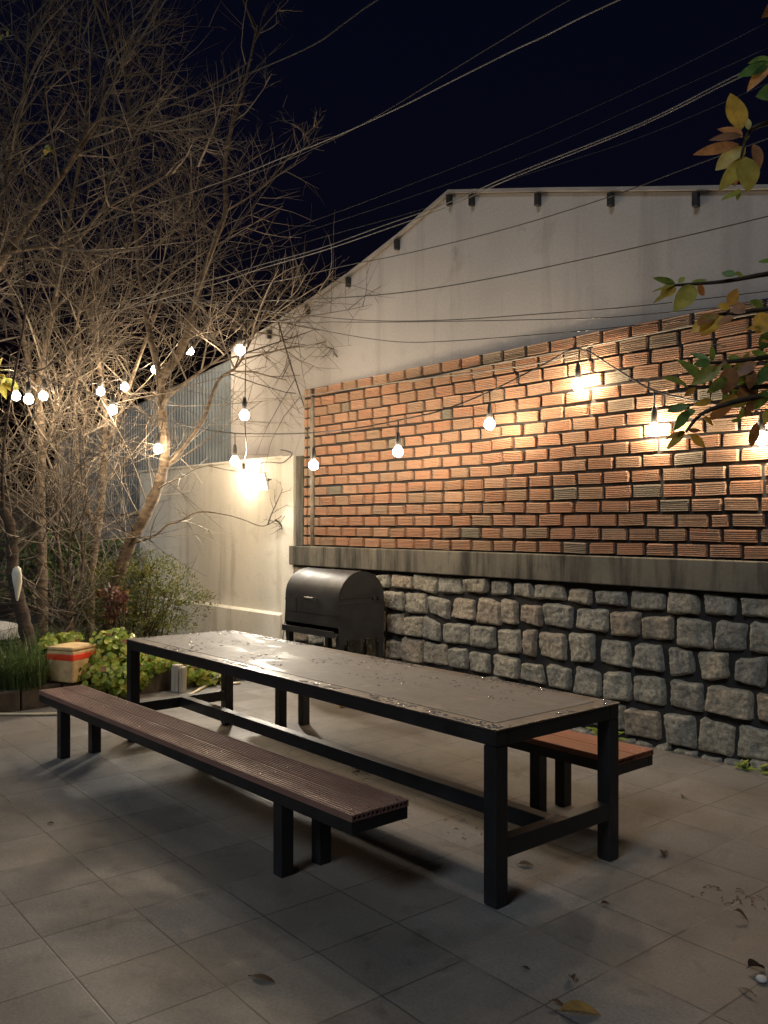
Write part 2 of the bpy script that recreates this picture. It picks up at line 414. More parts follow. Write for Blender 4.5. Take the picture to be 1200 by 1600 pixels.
# bricks
BZ0, PIT, ROWS = 1.40, .1098, 16
b = MB(); b.box(-7.93 + 3.5, X1 + 3.5, .012, .042, 1.399, BZ0 + PIT * ROWS - .004); b.build('brick_mortar', M['mortar'], wall)
b = MB(); rng = random.Random(5)
def brick(xa, xb, za, zb, dep, tint):
    b.tint = tint; n = 6; base = len(b.v); prof = [(za, .010)]
    Hh = zb - za
    for k in range(n):
        z0 = za + Hh * (k + .10) / n; z1 = za + Hh * (k + .52) / n; z2 = za + Hh * (k + .62) / n; z3 = za + Hh * (k + .98) / n
        d0 = dep * rng.uniform(.9, 1.08); d1 = dep * rng.uniform(.22, .5)
        prof += [(z0, -d0), (z1, -d0), (z2, -d1), (z3, -d1)]
    prof[-2:] = [(za + Hh * .995, -dep)]
    prof.append((zb, .010))
    ja = [rng.uniform(-.002, .002) for _ in prof]; jb = [rng.uniform(-.002, .002) for _ in prof]
    if rng.random() < .45: (ja if rng.random() < .5 else jb)[-3:] = [rng.choice((-1, 1)) * rng.uniform(.0, .018)] * 3
    tl = rng.uniform(-.0035, .0035)
    cols = [(xa, ja, .010), (xa + .004, ja, None), (xb - .004, jb, None), (xb, jb, .010)]
    for ci, (x, jj, yy) in enumerate(cols):
        for (z, y), j in zip(prof, jj):
            f = (x - xa) / (xb - xa) - .5
            b.vert((x + 3.5 + (abs(j) if ci < 2 else -abs(j)), yy if yy is not None else y, z + tl * f * 2))
    m = len(prof)
    for ci in range(3):
        for k in range(m - 1):
            i = base + ci * m + k; b.f.append([i, i + m, i + m + 1, i + 1])
for r in range(ROWS):
    za = BZ0 + PIT * r + .0125 + rng.uniform(-.003, .003); zb = BZ0 + PIT * (r + 1) - .0125 + rng.uniform(-.003, .003)
    if r == 0: za += .002
    # narrow brick ends in the corner pier
    brick(-7.925, -7.865 + rng.uniform(-.01, .01), za, zb, rng.uniform(.004, .012), rng.uniform(.05, .6))
    brick(-7.845, -7.79, za, zb, rng.uniform(.004, .012), rng.uniform(.05, .6))
    x = -7.715 + (0 if r % 2 else -.13)
    while x < X1 - .1:
        L = .250 + rng.uniform(-.008, .010)
        if rng.random() < .02: L *= .6
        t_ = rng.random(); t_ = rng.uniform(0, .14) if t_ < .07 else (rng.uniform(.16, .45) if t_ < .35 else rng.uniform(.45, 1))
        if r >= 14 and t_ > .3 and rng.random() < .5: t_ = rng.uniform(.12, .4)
        xa = max(x, -7.715)
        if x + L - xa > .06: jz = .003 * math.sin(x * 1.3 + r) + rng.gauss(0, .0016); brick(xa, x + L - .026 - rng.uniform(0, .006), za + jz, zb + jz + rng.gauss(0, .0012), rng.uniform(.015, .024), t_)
        x += L
b.build('bricks', M['brick'], wall)
b = MB(); b.bbox(-8.07 + 3.5, -7.935 + 3.5, -.01, .042, 1.40, 2.415, .006); b.build('end_post', M['ledge'], wall)
b = MB(); b.tube([P(-7.752, WY - .005, 1.40), P(-7.754, WY - .008, 2.2), P(-7.75, WY - .005, 3.05)], .024, 8); b.tube([P(-7.80, WY + .005, 1.40), P(-7.802, WY + .004, 2.95)], .012, 6)
b.build('conduit', M['conduit'], wall, smooth=True)

# cream wall
cw = thing('plastered_wall', 'cream plastered wall with a low plinth behind the shrub and barbecue', 'wall', (-10.1, WY, 0))
b = MB()
b.box(-2.0, .30, 0, .14, -.05, 2.41); b.box(.30, 1.77, 0, .041, -.05, 2.41); b.box(1.77, 1.995, -.022, .041, -.05, 2.425); b.build('panel', M['cream'], cw)
b = MB(); pr = [(.0, -.05), (-.055, -.05), (-.055, .585), (-.004, .612), (0.002, .612)]
b.extrude_x([(y, z) for y, z in pr], -2.0, 1.765); b.build('plinth', M['cream'], cw)
b = MB(); b.box(-2.03, .30, -.018, .16, 2.411, 2.438); b.box(.30, 1.765, -.018, .041, 2.411, 2.438); b.build('coping', M['cream'], cw)
gw = thing('low_wall', 'low grey rendered wall continuing behind the bare trees', 'wall', (-14, 5.95, 0))
b = MB(); b.bbox(-5, 1.88, 0, .15, -.05, 1.78, .01); b.build('panel', M['grey_wall'], gw)
b = MB(); b.bbox(-5, 1.89, -.03, .18, 1.782, 1.83, .006); b.build('coping', M['grey_wall'], gw)
nw = thing('neighbour_wall', 'dark rendered boundary wall far behind the bare trees at left', 'wall', (-15.2, 1.5, 0))
b = MB(); b.bbox(-.1, .1, -7, 4.3, -.05, 2.1, .01); b.build('panel', M['dark_wall'], nw)
b = MB(); b.bbox(-.14, .14, -7, 4.3, 2.102, 2.16, .01); b.build('coping', M['dark_wall'], nw)

# gable building
GY = 5.745
gb = thing('shed', 'big shed with a plain rendered gable end rising behind the brick wall', 'building', (-5.76, GY, 0))
roof = [(-9.76, 3.88), (-8.9, 4.00), (-8.08, 4.16), (-7.29, 4.325), (-6.5, 4.54), (-5.78, 4.775), (-4.6, 4.45), (-3.6, 4.165), (-2.74, 3.925), (-1.7, 3.63), (-.6, 3.32)]
roof = [(x * .9804, 1.65 + (z - 1.65) * .9804) for x, z in roof]
b = MB(); q = [(x + 5.76, z) for x, z in roof]
fr = [b.vert((x, 0, z)) for x, z in q]; fb = [b.vert((x, 0, -.05)) for x, z in q]
bk = [b.vert((x, .2, z)) for x, z in q]; bb = [b.vert((x, .2, -.05)) for x, z in q]
for i in range(len(q) - 1):
    b.f += [[fb[i], fb[i + 1], fr[i + 1], fr[i]], [bb[i + 1], bb[i], bk[i], bk[i + 1]], [fr[i], fr[i + 1], bk[i + 1], bk[i]]]
b.f += [[fb[0], fr[0], bk[0], bb[0]], [fr[-1], fb[-1], bb[-1], bk[-1]]]
b.build('gable_wall', M['gable'], gb)
b = MB(); n = len(q)
for dz, yy in ((.006, -.035), (.006, 7.0), (.035, 7.0), (.035, -.035)):
    for x, z in q: b.vert((x - (.05 if x < -3.9 else 0), yy, z + dz))
for k in range(4):
    for i in range(n - 1): b.f.append([k * n + i, k * n + i + 1, ((k + 1) % 4) * n + i + 1, ((k + 1) % 4) * n + i])
b.build('roof', M['roof_metal'], gb)
b = MB(); b.box(-4.0, -3.85, .2, 7, -.05, 3.87); b.build('side_wall', M['gable'], gb); b = MB(); b.box(5.0, 5.15, .2, 7, -.05, 3.3); b.build('side_wall', M['gable'], gb)
def roof_z(x):
    for (xa, za), (xb, zb) in zip(roof, roof[1:]):
        if xa <= x <= xb: return za + (zb - za) * (x - xa) / (xb - xa)
    return 3.3
for px in (423, 483, 547, 623, 705, 740, 843, 957, 1090, 1230):
    p = PY(px, 400, GY); b = MB(); z = roof_z(p.x)
    b.bbox(p.x + 5.76 - .020, p.x + 5.76 + .020, -.05, .02, z - .115, z - .012, .004); b.build('purlin', M['dark_plastic'], gb)
# corrugated sheet
cs = thing('corrugated_sheet', 'blue grey corrugated metal wall at the left of the big shed', 'wall', (-10, 5.98, 0))
b = MB(); x = .23; pts = []
while x > -6.2:
    pts += [(x, 0), (x - .035, 0), (x - .045, -.022), (x - .075, -.022)]; x -= .085
top = lambda x: 3.80 + .11 * x
for i in range(len(pts) - 1):
    (xa, ya), (xb, yb) = pts[i], pts[i + 1]
    b.quad((xb, yb, 1.8), (xa, ya, 1.8), (xa, ya, top(xa)), (xb, yb, top(xb)))
b.build('cladding', M['sheet_metal'], cs)
b = MB()
i0 = [b.vert(p) for p in ((.23, .02, 1.8), (-6.2, .02, 1.8), (-6.2, .02, top(-6.2)), (.23, .02, top(.23)))]; b.f.append(i0[::-1])
b.quad((.25, -.04, top(.25)), (.25, .06, top(.25)), (-6.2, .06, top(-6.2)), (-6.2, -.04, top(-6.2))); b.build('top_flashing', M['roof_metal'], cs)

# ------------------------------------------------------------------ table
def table():
    t = thing('dining_table', 'long black steel patio table with a wet grey stone top', 'table', (-4.36, 3.255, 0), R(-1.0))
    LX, LY, H, S = 3.80, .885, .770, .075; hx, hy = LX / 2, LY / 2
    for sx in (-1, 1):
        for sy in (-1, 1):
            b = MB(); cx, cy = sx * (hx - S / 2), sy * (hy - S / 2)
            b.bbox(cx - S / 2, cx + S / 2, cy - S / 2, cy + S / 2, .006, H - .077, .004); o = b.build('leg', M['black_steel'], t)
            b = MB(); b.bbox(cx - S / 2 + .004, cx + S / 2 - .004, cy - S / 2 + .004, cy + S / 2 - .004, 0, .008, .002); b.build('foot_pad', M['dark_plastic'], o)
    b = MB()
    for sy in (-1, 1): b.bbox(-hx, hx, sy * (hy - S / 2) - S / 2, sy * (hy - S / 2) + S / 2, H - .0755, H - .012, .004)
    for sx in (-1, 1): b.bbox(sx * (hx - S / 2) - S / 2, sx * (hx - S / 2) + S / 2, -hy + S + .001, hy - S - .001, H - .0755, H - .0125, .004)
    for k in range(1, 5): b.bbox(-hx + LX * k / 5 - .02, -hx + LX * k / 5 + .02, -hy + S + .001, hy - S - .001, H - .0745, H - .026, .004)
    b.build('frame', M['black_steel'], t)
    b = MB(); e = .005
    b.bbox(-hx - e, hx + e, -hy - e, hy + e, H - .0115, H, .003); b.build('edge_plate', M['table_edge'], t)
    b = MB(); w = .0022
    for sx in (-1, 1): b.tube([(sx * (hx + e), -hy, H - .002), (sx * (hx + e), hy, H - .002)], w, 6)
    for sy in (-1, 1): b.tube([(-hx, sy * (hy + e), H - .002), (hx, sy * (hy + e), H - .002)], w, 6)
    b.build('edge_trim', M['bright_edge'], t)
    b = MB(); b.bbox(-hx + .085, hx - .085, -hy + .085, hy - .085, H + .0003, H + .002, .0008); b.build('tabletop', M['slab'], t)
    b = MB(); rng = random.Random(8)      # rain drops, thick along the rim
    for k in range(2600):
        if rng.random() < .80:
            if rng.random() < .75: x = rng.uniform(-hx + .01, hx - .01); y = rng.choice((-1, 1)) * (hy - abs(rng.gauss(.0, .035)) - .008)
            else: y = rng.uniform(-hy + .01, hy - .01); x = rng.choice((-1, 1)) * (hx - abs(rng.gauss(0, .035)) - .008)
        else:
            x = rng.uniform(-hx + .1, hx - .1); y = .16 * math.sin(x * 2.1) + rng.gauss(0, .07) + rng.choice((-.15, .05, .2))
        if abs(y) > hy - .005 or noise.noise((x * 2.1, y * 3, 4)) < -.05: continue
        z = H + (.002 if abs(x) < hx - .085 and abs(y) < hy - .085 else 0); r = rng.uniform(.003, .0085); el = rng.uniform(.7, 1.5)
        i = len(b.v)
        for rr, hh in ((1, 0), (.8, .28), (.4, .45)):
            for a in range(6): b.vert((x + r * el * rr * math.cos(a * 1.047), y + r * rr * math.sin(a * 1.047), z + hh * r))
        for q_ in range(2):
            for a in range(6): b.f.append([i + q_ * 6 + a, i + q_ * 6 + (a + 1) % 6, i + q_ * 6 + 6 + (a + 1) % 6, i + q_ * 6 + 6 + a])
        b.f.append([i + 12 + a for a in range(6)])
    o = b.build('water_drops', M['water'], t, smooth=True); o['kind'] = 'stuff'
    z0, z1 = .205, .285
    for sx in (-1, 1):
        b = MB(); cx = sx * (hx - S / 2); b.bbox(cx - .034, cx + .034, -hy + S - .001, hy - S + .001, z0, z1, .004); b.build('end_rail', M['black_steel'], t)
    b = MB(); b.bbox(-hx + S - .006, hx - S + .006, -.034, .034, z0 + .002, z1 + .002, .004); b.build('long_stretcher', M['black_steel'], t)
    return t
table()

def bench(label, loc, rz, legs, deckm='decking', ng=8):
    t = thing('bench', label, 'bench', loc, rz, 'benches along the table')
    L, Wd, H = 3.62, .325, .432; hx = L / 2; pw = .158; deck = M[deckm]
    for sy in (-1, 1):
        cy = sy * (pw / 2 + .003); top, bot = H, H - .030
        b = MB(); pr = [(cy - pw / 2, top - .009)]; st = (pw - .012) / max(1, ng)
        pr.append((cy - pw / 2, top - .002)); pr.append((cy - pw / 2 + .002, top))
        for k in range(ng):
            y = cy - pw / 2 + .006 + st * k; pr += [(y, top), (y + st * .10, top - .0034), (y + st * .40, top - .0034), (y + st * .50, top)]
        pr += [(cy + pw / 2 - .002, top), (cy + pw / 2, top - .002), (cy + pw / 2, top - .009)]
        b.extrude_x(pr, -hx, hx)
        b.box(-hx, hx, cy - pw / 2, cy + pw / 2, bot, bot + .008)
        for k in range(7):
            y = cy - pw / 2 + (pw - .008) * k / 6; b.box(-hx, hx, y, y + .008, bot + .0081, top - .0091)
        p = b.build('plank', deck, t)
        b = MB(); b.box(-hx + .06, hx - .06, cy - pw / 2 + .009, cy + pw / 2 - .009, bot + .0085, bot + .009); b.build('hollow_shade', M['dark_plastic'], p)  # dark sheet that paints the shade inside the open plank
        for k, x in enumerate((-hx + .05, -hx + .85, -.25, .55, hx - .75, hx - .05)):
            for q in (-.035, .04):
                b = MB(); b.lathe([(.0052, 0), (.0048, .0014), (.003, .0022)], (x + q * .3, cy + q, top + .0002), 8); b.build('screw', M['screw'], p)
    b = MB(); z1 = H - .0305; z0 = z1 - .055
    for sy in (-1, 1): b.bbox(-hx + .004, hx - .004, sy * (Wd / 2 - .022) - .02, sy * (Wd / 2 - .022) + .02, z0, z1, .003)
    for x in (-hx + .024, -.62, .62, hx - .024): b.bbox(x - .02, x + .02, -Wd / 2 + .0425, Wd / 2 - .0425, z0 + .001, z1 - .001, .003)
    b.build('frame', M['black_steel'], t)
    for x in legs:
        for y in (-.112, .112):
            b = MB(); b.bbox(x - .035, x + .035, y - .035, y + .035, 0, z0 - .0005, .004); b.build('leg', M['black_steel'], t)
bench('front brown slatted bench with wet boards, nearest the camera', (-4.62, 2.415, 0), R(.35), (-1.46, 1.24))
bench('rear reddish brown bench between the table and the stone wall', (-4.38, 4.03, 0), R(-1.0), (-1.42, 1.24), 'red_decking', 0)

# ------------------------------------------------------------------ barbecue
def grill():
    x0, x1, y0, y1 = -7.27, -6.39, 5.0, 5.55
    t = thing('barbecue', 'black barrel lid charcoal barbecue standing against the stone wall', 'barbecue', ((x0 + x1) / 2, (y0 + y1) / 2, 0))
    hx, hy = (x1 - x0) / 2, (y1 - y0) / 2; z0, zm, zt = .575, .895, 1.195
    m = M['grill_steel']
    for sx in (-1, 1):
        for sy in (-1, 1):
            b = MB(); cx, cy = sx * (hx - .03), sy * (hy - .03)
            b.bbox(cx - .028, cx + .028, cy - .028, cy + .028, 0, z0 - .002, .003); b.build('leg', m, t)
    b = MB(); w = .008                                  # fire box: shell of four sides and a floor
    b.bbox(-hx, hx, -hy, -hy + w, z0 + .09, zm - .012, .002); b.bbox(-hx, hx, hy - w, hy, z0, zm - .012, .002); b.bbox(-hx, hx, -hy, hy, z0 + .001, z0 + .012, .002)
    for sx in (-1, 1):
        cx = sx * (hx - w / 2)
        b.bbox(cx - w / 2 - .002, cx + w / 2 + .002, -hy - .003, hy + .003, z0 - .03, zm - .012, .002)
        b.bbox(cx - .006, cx + .006, -hy, -hy + .09, z0 - .075, z0 - .03, .002); b.bbox(cx - .006, cx + .006, hy - .09, hy, z0 - .075, z0 - .03, .002)
    fb = b.build('fire_box', m, t)
    for sx in (-1, 1):
        for k in range(7):
            b = MB(); b.lathe([(.010, -.003), (.010, .003)], (sx * (hx + .001), -hy + .11 + k * .055, z0 + .085), 10, 'x'); b.build('air_hole', M['dark_plastic'], fb)
    b = MB(); b.bbox(-hx + .01, hx - .01, -hy - .05, -hy + .10, z0 + .012, z0 + .03, .003); b.bbox(-hx + .01, hx - .01, -hy - .056, -hy - .048, z0 + .0, z0 + .062, .002); b.build('ash_tray', m, t)
    b = MB(); b.bbox(-hx + .03, hx - .03, -hy + .08, hy - .08, .2, .215, .003)
    for sx in (-1, 1): b.bbox(sx * (hx - .03) - .012, sx * (hx - .03) + .012, -hy + .06, hy - .06, .18, .2, .003)
    b.build('shelf', m, t)
    # lid: half barrel with a straight front
    b = MB(); prof = [(-hy - .004, zm - .12), (-hy - .004, zm + .04)]; R_ = hy + .004; zc = zt - R_ * .93
    for k in range(1, 16):
        a = math.pi * k / 16; prof.append((-R_ * math.cos(a), zc + R_ * .93 * math.sin(a)))
    prof += [(hy + .004, zm + .04), (hy + .004, zm)]
    prof = [prof[0], (prof[0][0], min(prof[1][1], zc))] + prof[2:-2] + [(hy + .004, zc), (hy + .004, zm)]
    n = len(prof)
    for inn in (0, 1):
        for x in (-hx, hx):
            for (y, z) in prof:
                k = 1 - .02 * inn; b.vert((x, y * k, zm + (z - zm) * (k if z > zm else 1)))
    for k in range(n - 1):
        b.f.append([k, k + 1, n + k + 1, n + k]); b.f.append([2 * n + k + 1, 2 * n + k, 3 * n + k, 3 * n + k + 1])
    lid = b.build('lid', m, t, smooth=True)
    for sx in (-1, 1):                                  # end plates of the lid
        b = MB(); x = sx * (hx + .0005)
        pl = [(y * .985, zm + .002 if z < zm else z - .004) for y, z in prof]
        c = b.vert((x, 0, zm + .1)); a0 = [b.vert((x, y, z)) for y, z in pl]; a1 = [b.vert((x - sx * .006, y, z)) for y, z in pl]
        for k in range(n): k2 = (k + 1) % n; b.f.append([c, a0[k], a0[k2]]); b.f.append([a0[k], a1[k], a1[k2], a0[k2]])
        b.build('end_plate', m, lid)
        b = MB(); b.bbox(x - .008 if sx > 0 else x - .004, x + .004 if sx > 0 else x + .008, -hy - .008, hy + .008, zm - .012, zm + .004, .002); b.bbox(x - .006, x + .006, -hy, hy - .06, zm + .045, zm + .053, .002); b.build('rim_strip', M['grill_steel'], lid)
        b = MB(); b.lathe([(.022, -.012), (.022, .012)], (x + sx * .010, hy - .07, zm + .04), 12, 'x'); b.lathe([(.022, -.012), (.022, .012)], (x + sx * .010, hy - .13, zm + .04), 12, 'x'); b.build('hinge', m, lid, smooth=False)
    b = MB()
    b.tube([(-.05, -hy - .006, zm + .03), (-.05, -hy - .05, zm + .035), (.09, -hy - .05, zm + .035), (.09, -hy - .006, zm + .03)], .008, 8); b.build('handle', M['bright_edge'], lid)
    b = MB()
    for x in (-.26,): b.bbox(x - .012, x + .012, -hy - .010, -hy - .003, zm - .125, zm + .03, .002)
    b.build('hinge_strap', m, lid)
grill()
o = MB(); o.tube(smooth_path([PY(447, 935, 5.64), PY(445, 975, 5.62), PY(441, 1003, 5.6), PY(437, 1030, 5.55)]), .006, 6)
tag(o.build('hanging_cord', M['cable']), 'thin black cord hanging down beside the barbecue', 'cord')

# ------------------------------------------------------------------ lamps
def bulb_parts(parent, c, top, big=1.0):
    """lamp holder on a drop cord from the point top, with its glowing bulb under it"""
    c = Vector(c); top = Vector(top); r = .044 * big
    b = MB(); b.lathe([(.012, .17), (.017, .15), (.022, .12), (.022, .055), (.018, .05)], c, 10)
    if (top - c).length > .19: b.tube([c + Vector((0, 0, .165)), c * .5 + top * .5 + Vector((.004, 0, .05)), top], .0055, 6)
    h = b.build('lamp_holder', M['cable'], parent, smooth=True)
    b = MB(); prof = [(.014, .058), (.020, .046)]
    for k in range(1, 9):
        a = math.pi * (.16 + .84 * k / 8); prof.append((max(.0015, r * math.sin(a)), r * math.cos(a)))
    b.lathe(prof, c, 12); b.build('bulb', M['bulb_glass'], h, smooth=True)
def string_light(label, wire, bulbs, rad=.007):
    t = thing('string_light', label, 'string lights', (0, 0, 0), 0, 'string lights over the yard')
    path = smooth_path(wire, 5); b = MB(); b.tube(path, rad, 6); b.build('wire', M['cable'], t, smooth=True)
    for c in bulbs:
        c = Vector(c); cand = [p for p in path if p.z > c.z + .04] or path
        top = min(cand, key=lambda p: (Vector((p.x, p.y)) - Vector((c.x, c.y))).length)
        bulb_parts(t, c, Vector((c.x * .5 + top.x * .5, c.y * .5 + top.y * .5, top.z)) if (top.xy - c.xy).length > .1 else top)
A = PY(905, 545, 5.56); B = W(252, 655, 9.15)
a2, b2 = (A.x, A.y), (B.x, B.y)
wire = [PY(1420, 560, 5.50), PY(1300, 640, 5.50), PY(1190, 640, 5.58), PY(1100, 628, 5.58), PY(1022, 610, 5.58), PY(965, 578, 5.57), A + Vector((0, .0, 0))]
wire += [PV(x, y, a2, b2) for x, y in ((850, 569), (765, 612), (690, 641), (622, 657), (550, 670), (490, 676), (430, 678), (367, 677), (310, 669))] + [B]
wire += [W(200, 637, 9.0), W(150, 617, 8.8), W(90, 600, 8.5), W(45, 577, 8.3), W(20, 560, 8.2), W(-90, 470, 7.9)]
bl = [PY(1190, 686, 5.585), PY(1022, 672, 5.585), PY(903, 602, 5.57)]
bl += [PV(x, y, a2, b2) for x, y in ((765, 663), (622, 706), (490, 727), (367, 721))] + [W(247, 702, 9.0), W(176, 641, 8.9), W(45, 624, 8.3)]
string_light('long black string light running from the brick wall to the bare trees', wire, bl)
c0 = PY(384, 470, 4.3)
string_light('black cord of three bulbs hanging straight down above the floodlight',
             [c0, PY(384, 560, 4.27), PY(383, 610, 4.25), PY(383, 665, 4.25), PY(385, 702, 4.6), PY(382, 716, 5.3), PY(381, 724, 5.6)],
             [PY(375, 548, 4.25), PY(382, 649, 4.24), PY(381, 741, 5.61)], .005)
string_light('string of small bulbs tangled among the branches of the bare trees',
             [PY(383, 540, 5.5), W(340, 530, 11), W(297, 530, 10.7), W(242, 563, 10.3), W(195, 590, 9.9), W(157, 597, 9.7), W(110, 605, 9.4), W(68, 602, 9.2), W(25, 602, 9.0), W(-60, 560, 8.6)],
             [W(297, 549, 10.7), W(242, 578, 10.3), W(195, 605, 9.9), W(157, 612, 9.7), W(68, 619, 9.2), W(25, 619, 9.0)], .004)
# floodlight on the cream wall
fc = PY(404, 752, 5.52)
fl = thing('floodlight', 'small floodlight shining from the top of the cream wall', 'floodlight', fc, R(13))
b = MB(); b.bbox(-.14, .14, -.02, .02, -.105, .105, .008)
for k in range(7): b.box(-.09, .09, .02, .038, -.066 + k * .02, -.060 + k * .02)
rot = Matrix.Rotation(R(20), 4, 'X')
h = b.build('housing', M['pale_plastic'], fl); h.matrix_local = rot
b = MB(); b.quad((-.125, -.0215, -.09), (.125, -.0215, -.09), (.125, -.0215, .09), (-.125, -.0215, .09)); b.build('lens', M['flood_glass'], h)
b = MB(); b.tube([(-.147, 0, 0), (-.147, .06, .02), (.147, .06, .02), (.147, 0, 0)], .006, 6); b.tube([(0, .06, .02), (0, .17, .03)], .012, 6); b.build('bracket', M['dark_plastic'], fl)
b = MB(); b.tube(smooth_path([(0, .03, .04), *[PY(x, y, 5.66) - fc for x, y in ((408, 725), (420, 722), (440, 723))], PY(452, 715, 5.66) - fc, PY(456, 708, 5.70) - fc, PY(440, 703, 5.74) - fc, PY(430, 706, 5.8) - fc]), .005, 6); 
o = b.build('lead', M['cable'], fl); o.matrix_basis = Matrix.Rotation(-R(13), 4, 'Z')

# ------------------------------------------------------------------ power lines and cables
def cable(label, pts, rad, m, name='power_line', group='power lines crossing the sky', cat='power line'):
    b = MB(); b.tube(smooth_path(pts, 5), rad, 6); tag(b.build(name, M[m], smooth=True), label, cat, group)
def WL(lst, d0, d1):
    x0, x1 = lst[0][0], lst[-1][0]
    return [W(x, y, 1 / ((1 / d0) + (1 / d1 - 1 / d0) * (x - x0) / (x1 - x0))) for x, y in lst]
cable('pale upper power line crossing the top of the sky', WL([(1250, -130), (1080, -52), (967, 0), (907, 28), (850, 57), (800, 80), (700, 130), (620, 170), (520, 215), (440, 247), (300, 300), (-60, 420)], 5, 13), .0045, 'power_cable')
cable('dark thin line just above the pale upper power line', WL([(1150, -140), (890, 0), (800, 53), (690, 120), (600, 175), (520, 218), (430, 258), (250, 330), (-60, 440)], 5.5, 13), .004, 'grey_cable')
cable('upper strand of the twisted pair meeting the shed roof', WL([(1330, 40), (1160, 113), (1000, 193), (800, 273), (700, 317), (600, 352), (500, 388), (410, 413), (280, 450), (-60, 530)], 4.6, 12), .0034, 'power_cable')
cable('lower strand of the twisted pair meeting the shed roof', WL([(1330, 50), (1160, 119), (1000, 197), (800, 278), (700, 323), (600, 359), (500, 393), (410, 419), (280, 460), (-60, 550)], 4.6, 12), .0034, 'power_cable')
cable('dark line over the gable above the middle of the wall', WL([(1340, 300), (1200, 338), (935, 400), (740, 440), (610, 459), (480, 468), (400, 470), (-60, 480)], 4.5, 12), .0038, 'grey_cable')
cable('dark line dropping from the roof edge past the purlins', WL([(1300, 180), (1080, 260), (957, 306), (800, 355), (640, 395), (540, 415), (430, 440), (300, 465), (-60, 520)], 4.5, 12), .0032, 'grey_cable')
cable('thin line skimming above the brick courses, upper of two', WL([(1340, 435), (1200, 455), (1000, 478), (850, 490), (700, 500), (580, 501), (470, 492), (330, 475), (-60, 430)], 4.6, 12), .0034, 'grey_cable')
cable('thin line skimming above the brick courses, lower of two', WL([(1340, 455), (1200, 472), (1000, 492), (900, 498), (640, 503), (520, 503), (400, 500), (-60, 470)], 4.7, 12), .0032, 'grey_cable')
cable('slack wire sagging low across the gable into twigs', WL([(1340, 470), (1200, 487), (1000, 508), (850, 522), (700, 533), (620, 534), (540, 523), (470, 508), (380, 480), (-60, 400)], 4.7, 12), .0032, 'grey_cable')
cable('faint dark line in the sky, highest of three', WL([(1200, 35), (1000, 135), (800, 225), (650, 285), (490, 345), (300, 410), (-60, 520)], 8, 16), .004, 'grey_cable')
cable('faint dark line in the sky, middle of three', WL([(1200, 75), (1000, 165), (830, 240), (650, 305), (490, 358), (300, 420), (-60, 530)], 8, 16), .004, 'grey_cable')
cable('faint dark line in the sky, lowest of three', WL([(1200, 130), (1000, 215), (800, 280), (650, 330), (500, 372), (300, 430), (-60, 540)], 8, 16), .004, 'grey_cable')
cable('dark wire sloping through the top of the bare crowns', WL([(700, -60), (590, 0), (540, 35), (490, 70), (400, 110), (250, 170), (-60, 280)], 7, 11), .006, 'grey_cable')
cable('short diagonal wire across the gable above the brick corner', [PY(552, 592, 5.8), PY(520, 567, 5.8), PY(480, 540, 5.8), PY(450, 522, 5.8), W(400, 500, 9.6)], .004, 'grey_cable', 'wall_cable', None, 'cable')
cable('pale cable stapled along the top courses of the brick wall', [PY(908, 552, 5.64), PY(850, 566, 5.64), PY(760, 580, 5.64), PY(650, 593, 5.64), PY(560, 606, 5.64), PY(478, 618, 5.64), W(400, 628, 10.2), W(300, 634, 9.9), W(255, 632, 9.5)], .006, 'conduit', 'wall_cable', None, 'cable')
cable('pale cable running right along the second brick course', [PY(640, 597, 5.655), PY(760, 571, 5.655), PY(900, 545, 5.655), PY(1060, 513, 5.655), PY(1200, 486, 5.655), PY(1330, 460, 5.655)], .006, 'conduit', 'wall_cable', None, 'cable')

# ------------------------------------------------------------------ bare trees
def grow(tb, rng, start, d, L, r, level, up):
    """recursive twig; tb: builder"""
    n = 4 if level < 2 else (3 if level == 2 else 2); pts = [start.copy()]; p = start.copy(); d = d.normalized()
    cv = Vector((rng.gauss(0, 1), rng.gauss(0, 1), rng.gauss(0, .6))) * .09
    for k in range(n):
        d = (d + cv + Vector((rng.gauss(0, .06), rng.gauss(0, .06), rng.gauss(0, .06))) + Vector((0, 0, up * .16))).normalized()
        p = p + d * (L / n); pts.append(p.copy())
    tb.tint = rng.random()
    tb.tube(pts, [r * (1 - .68 * k / n) for k in range(n + 1)], 5 if level == 1 else 3, False)
    if level >= 3: return
    cnt = rng.randint(5, 8) if level == 1 else rng.randint(1, 4)
    for c in range(cnt):
        u = rng.uniform(.12, .95); k = min(n - 1, int(u * n)); q = pts[k].lerp(pts[k + 1], u * n - k)
        ax = (pts[k + 1] - pts[k]).normalized(); o = Vector((rng.gauss(0, 1), rng.gauss(0, 1), rng.gauss(0, 1))); o = (o - ax * o.dot(ax))
        if o.length < .1: continue
        ang = rng.uniform(.5, 1.3); nd = ax * math.cos(ang) + o.normalized() * math.sin(ang) + Vector((0, 0, up * .12))
        grow(tb, rng, q, nd, L * rng.uniform(.40, .78) * (1.1 - .4 * u), max(.0024, r * .5), level + 1, up)
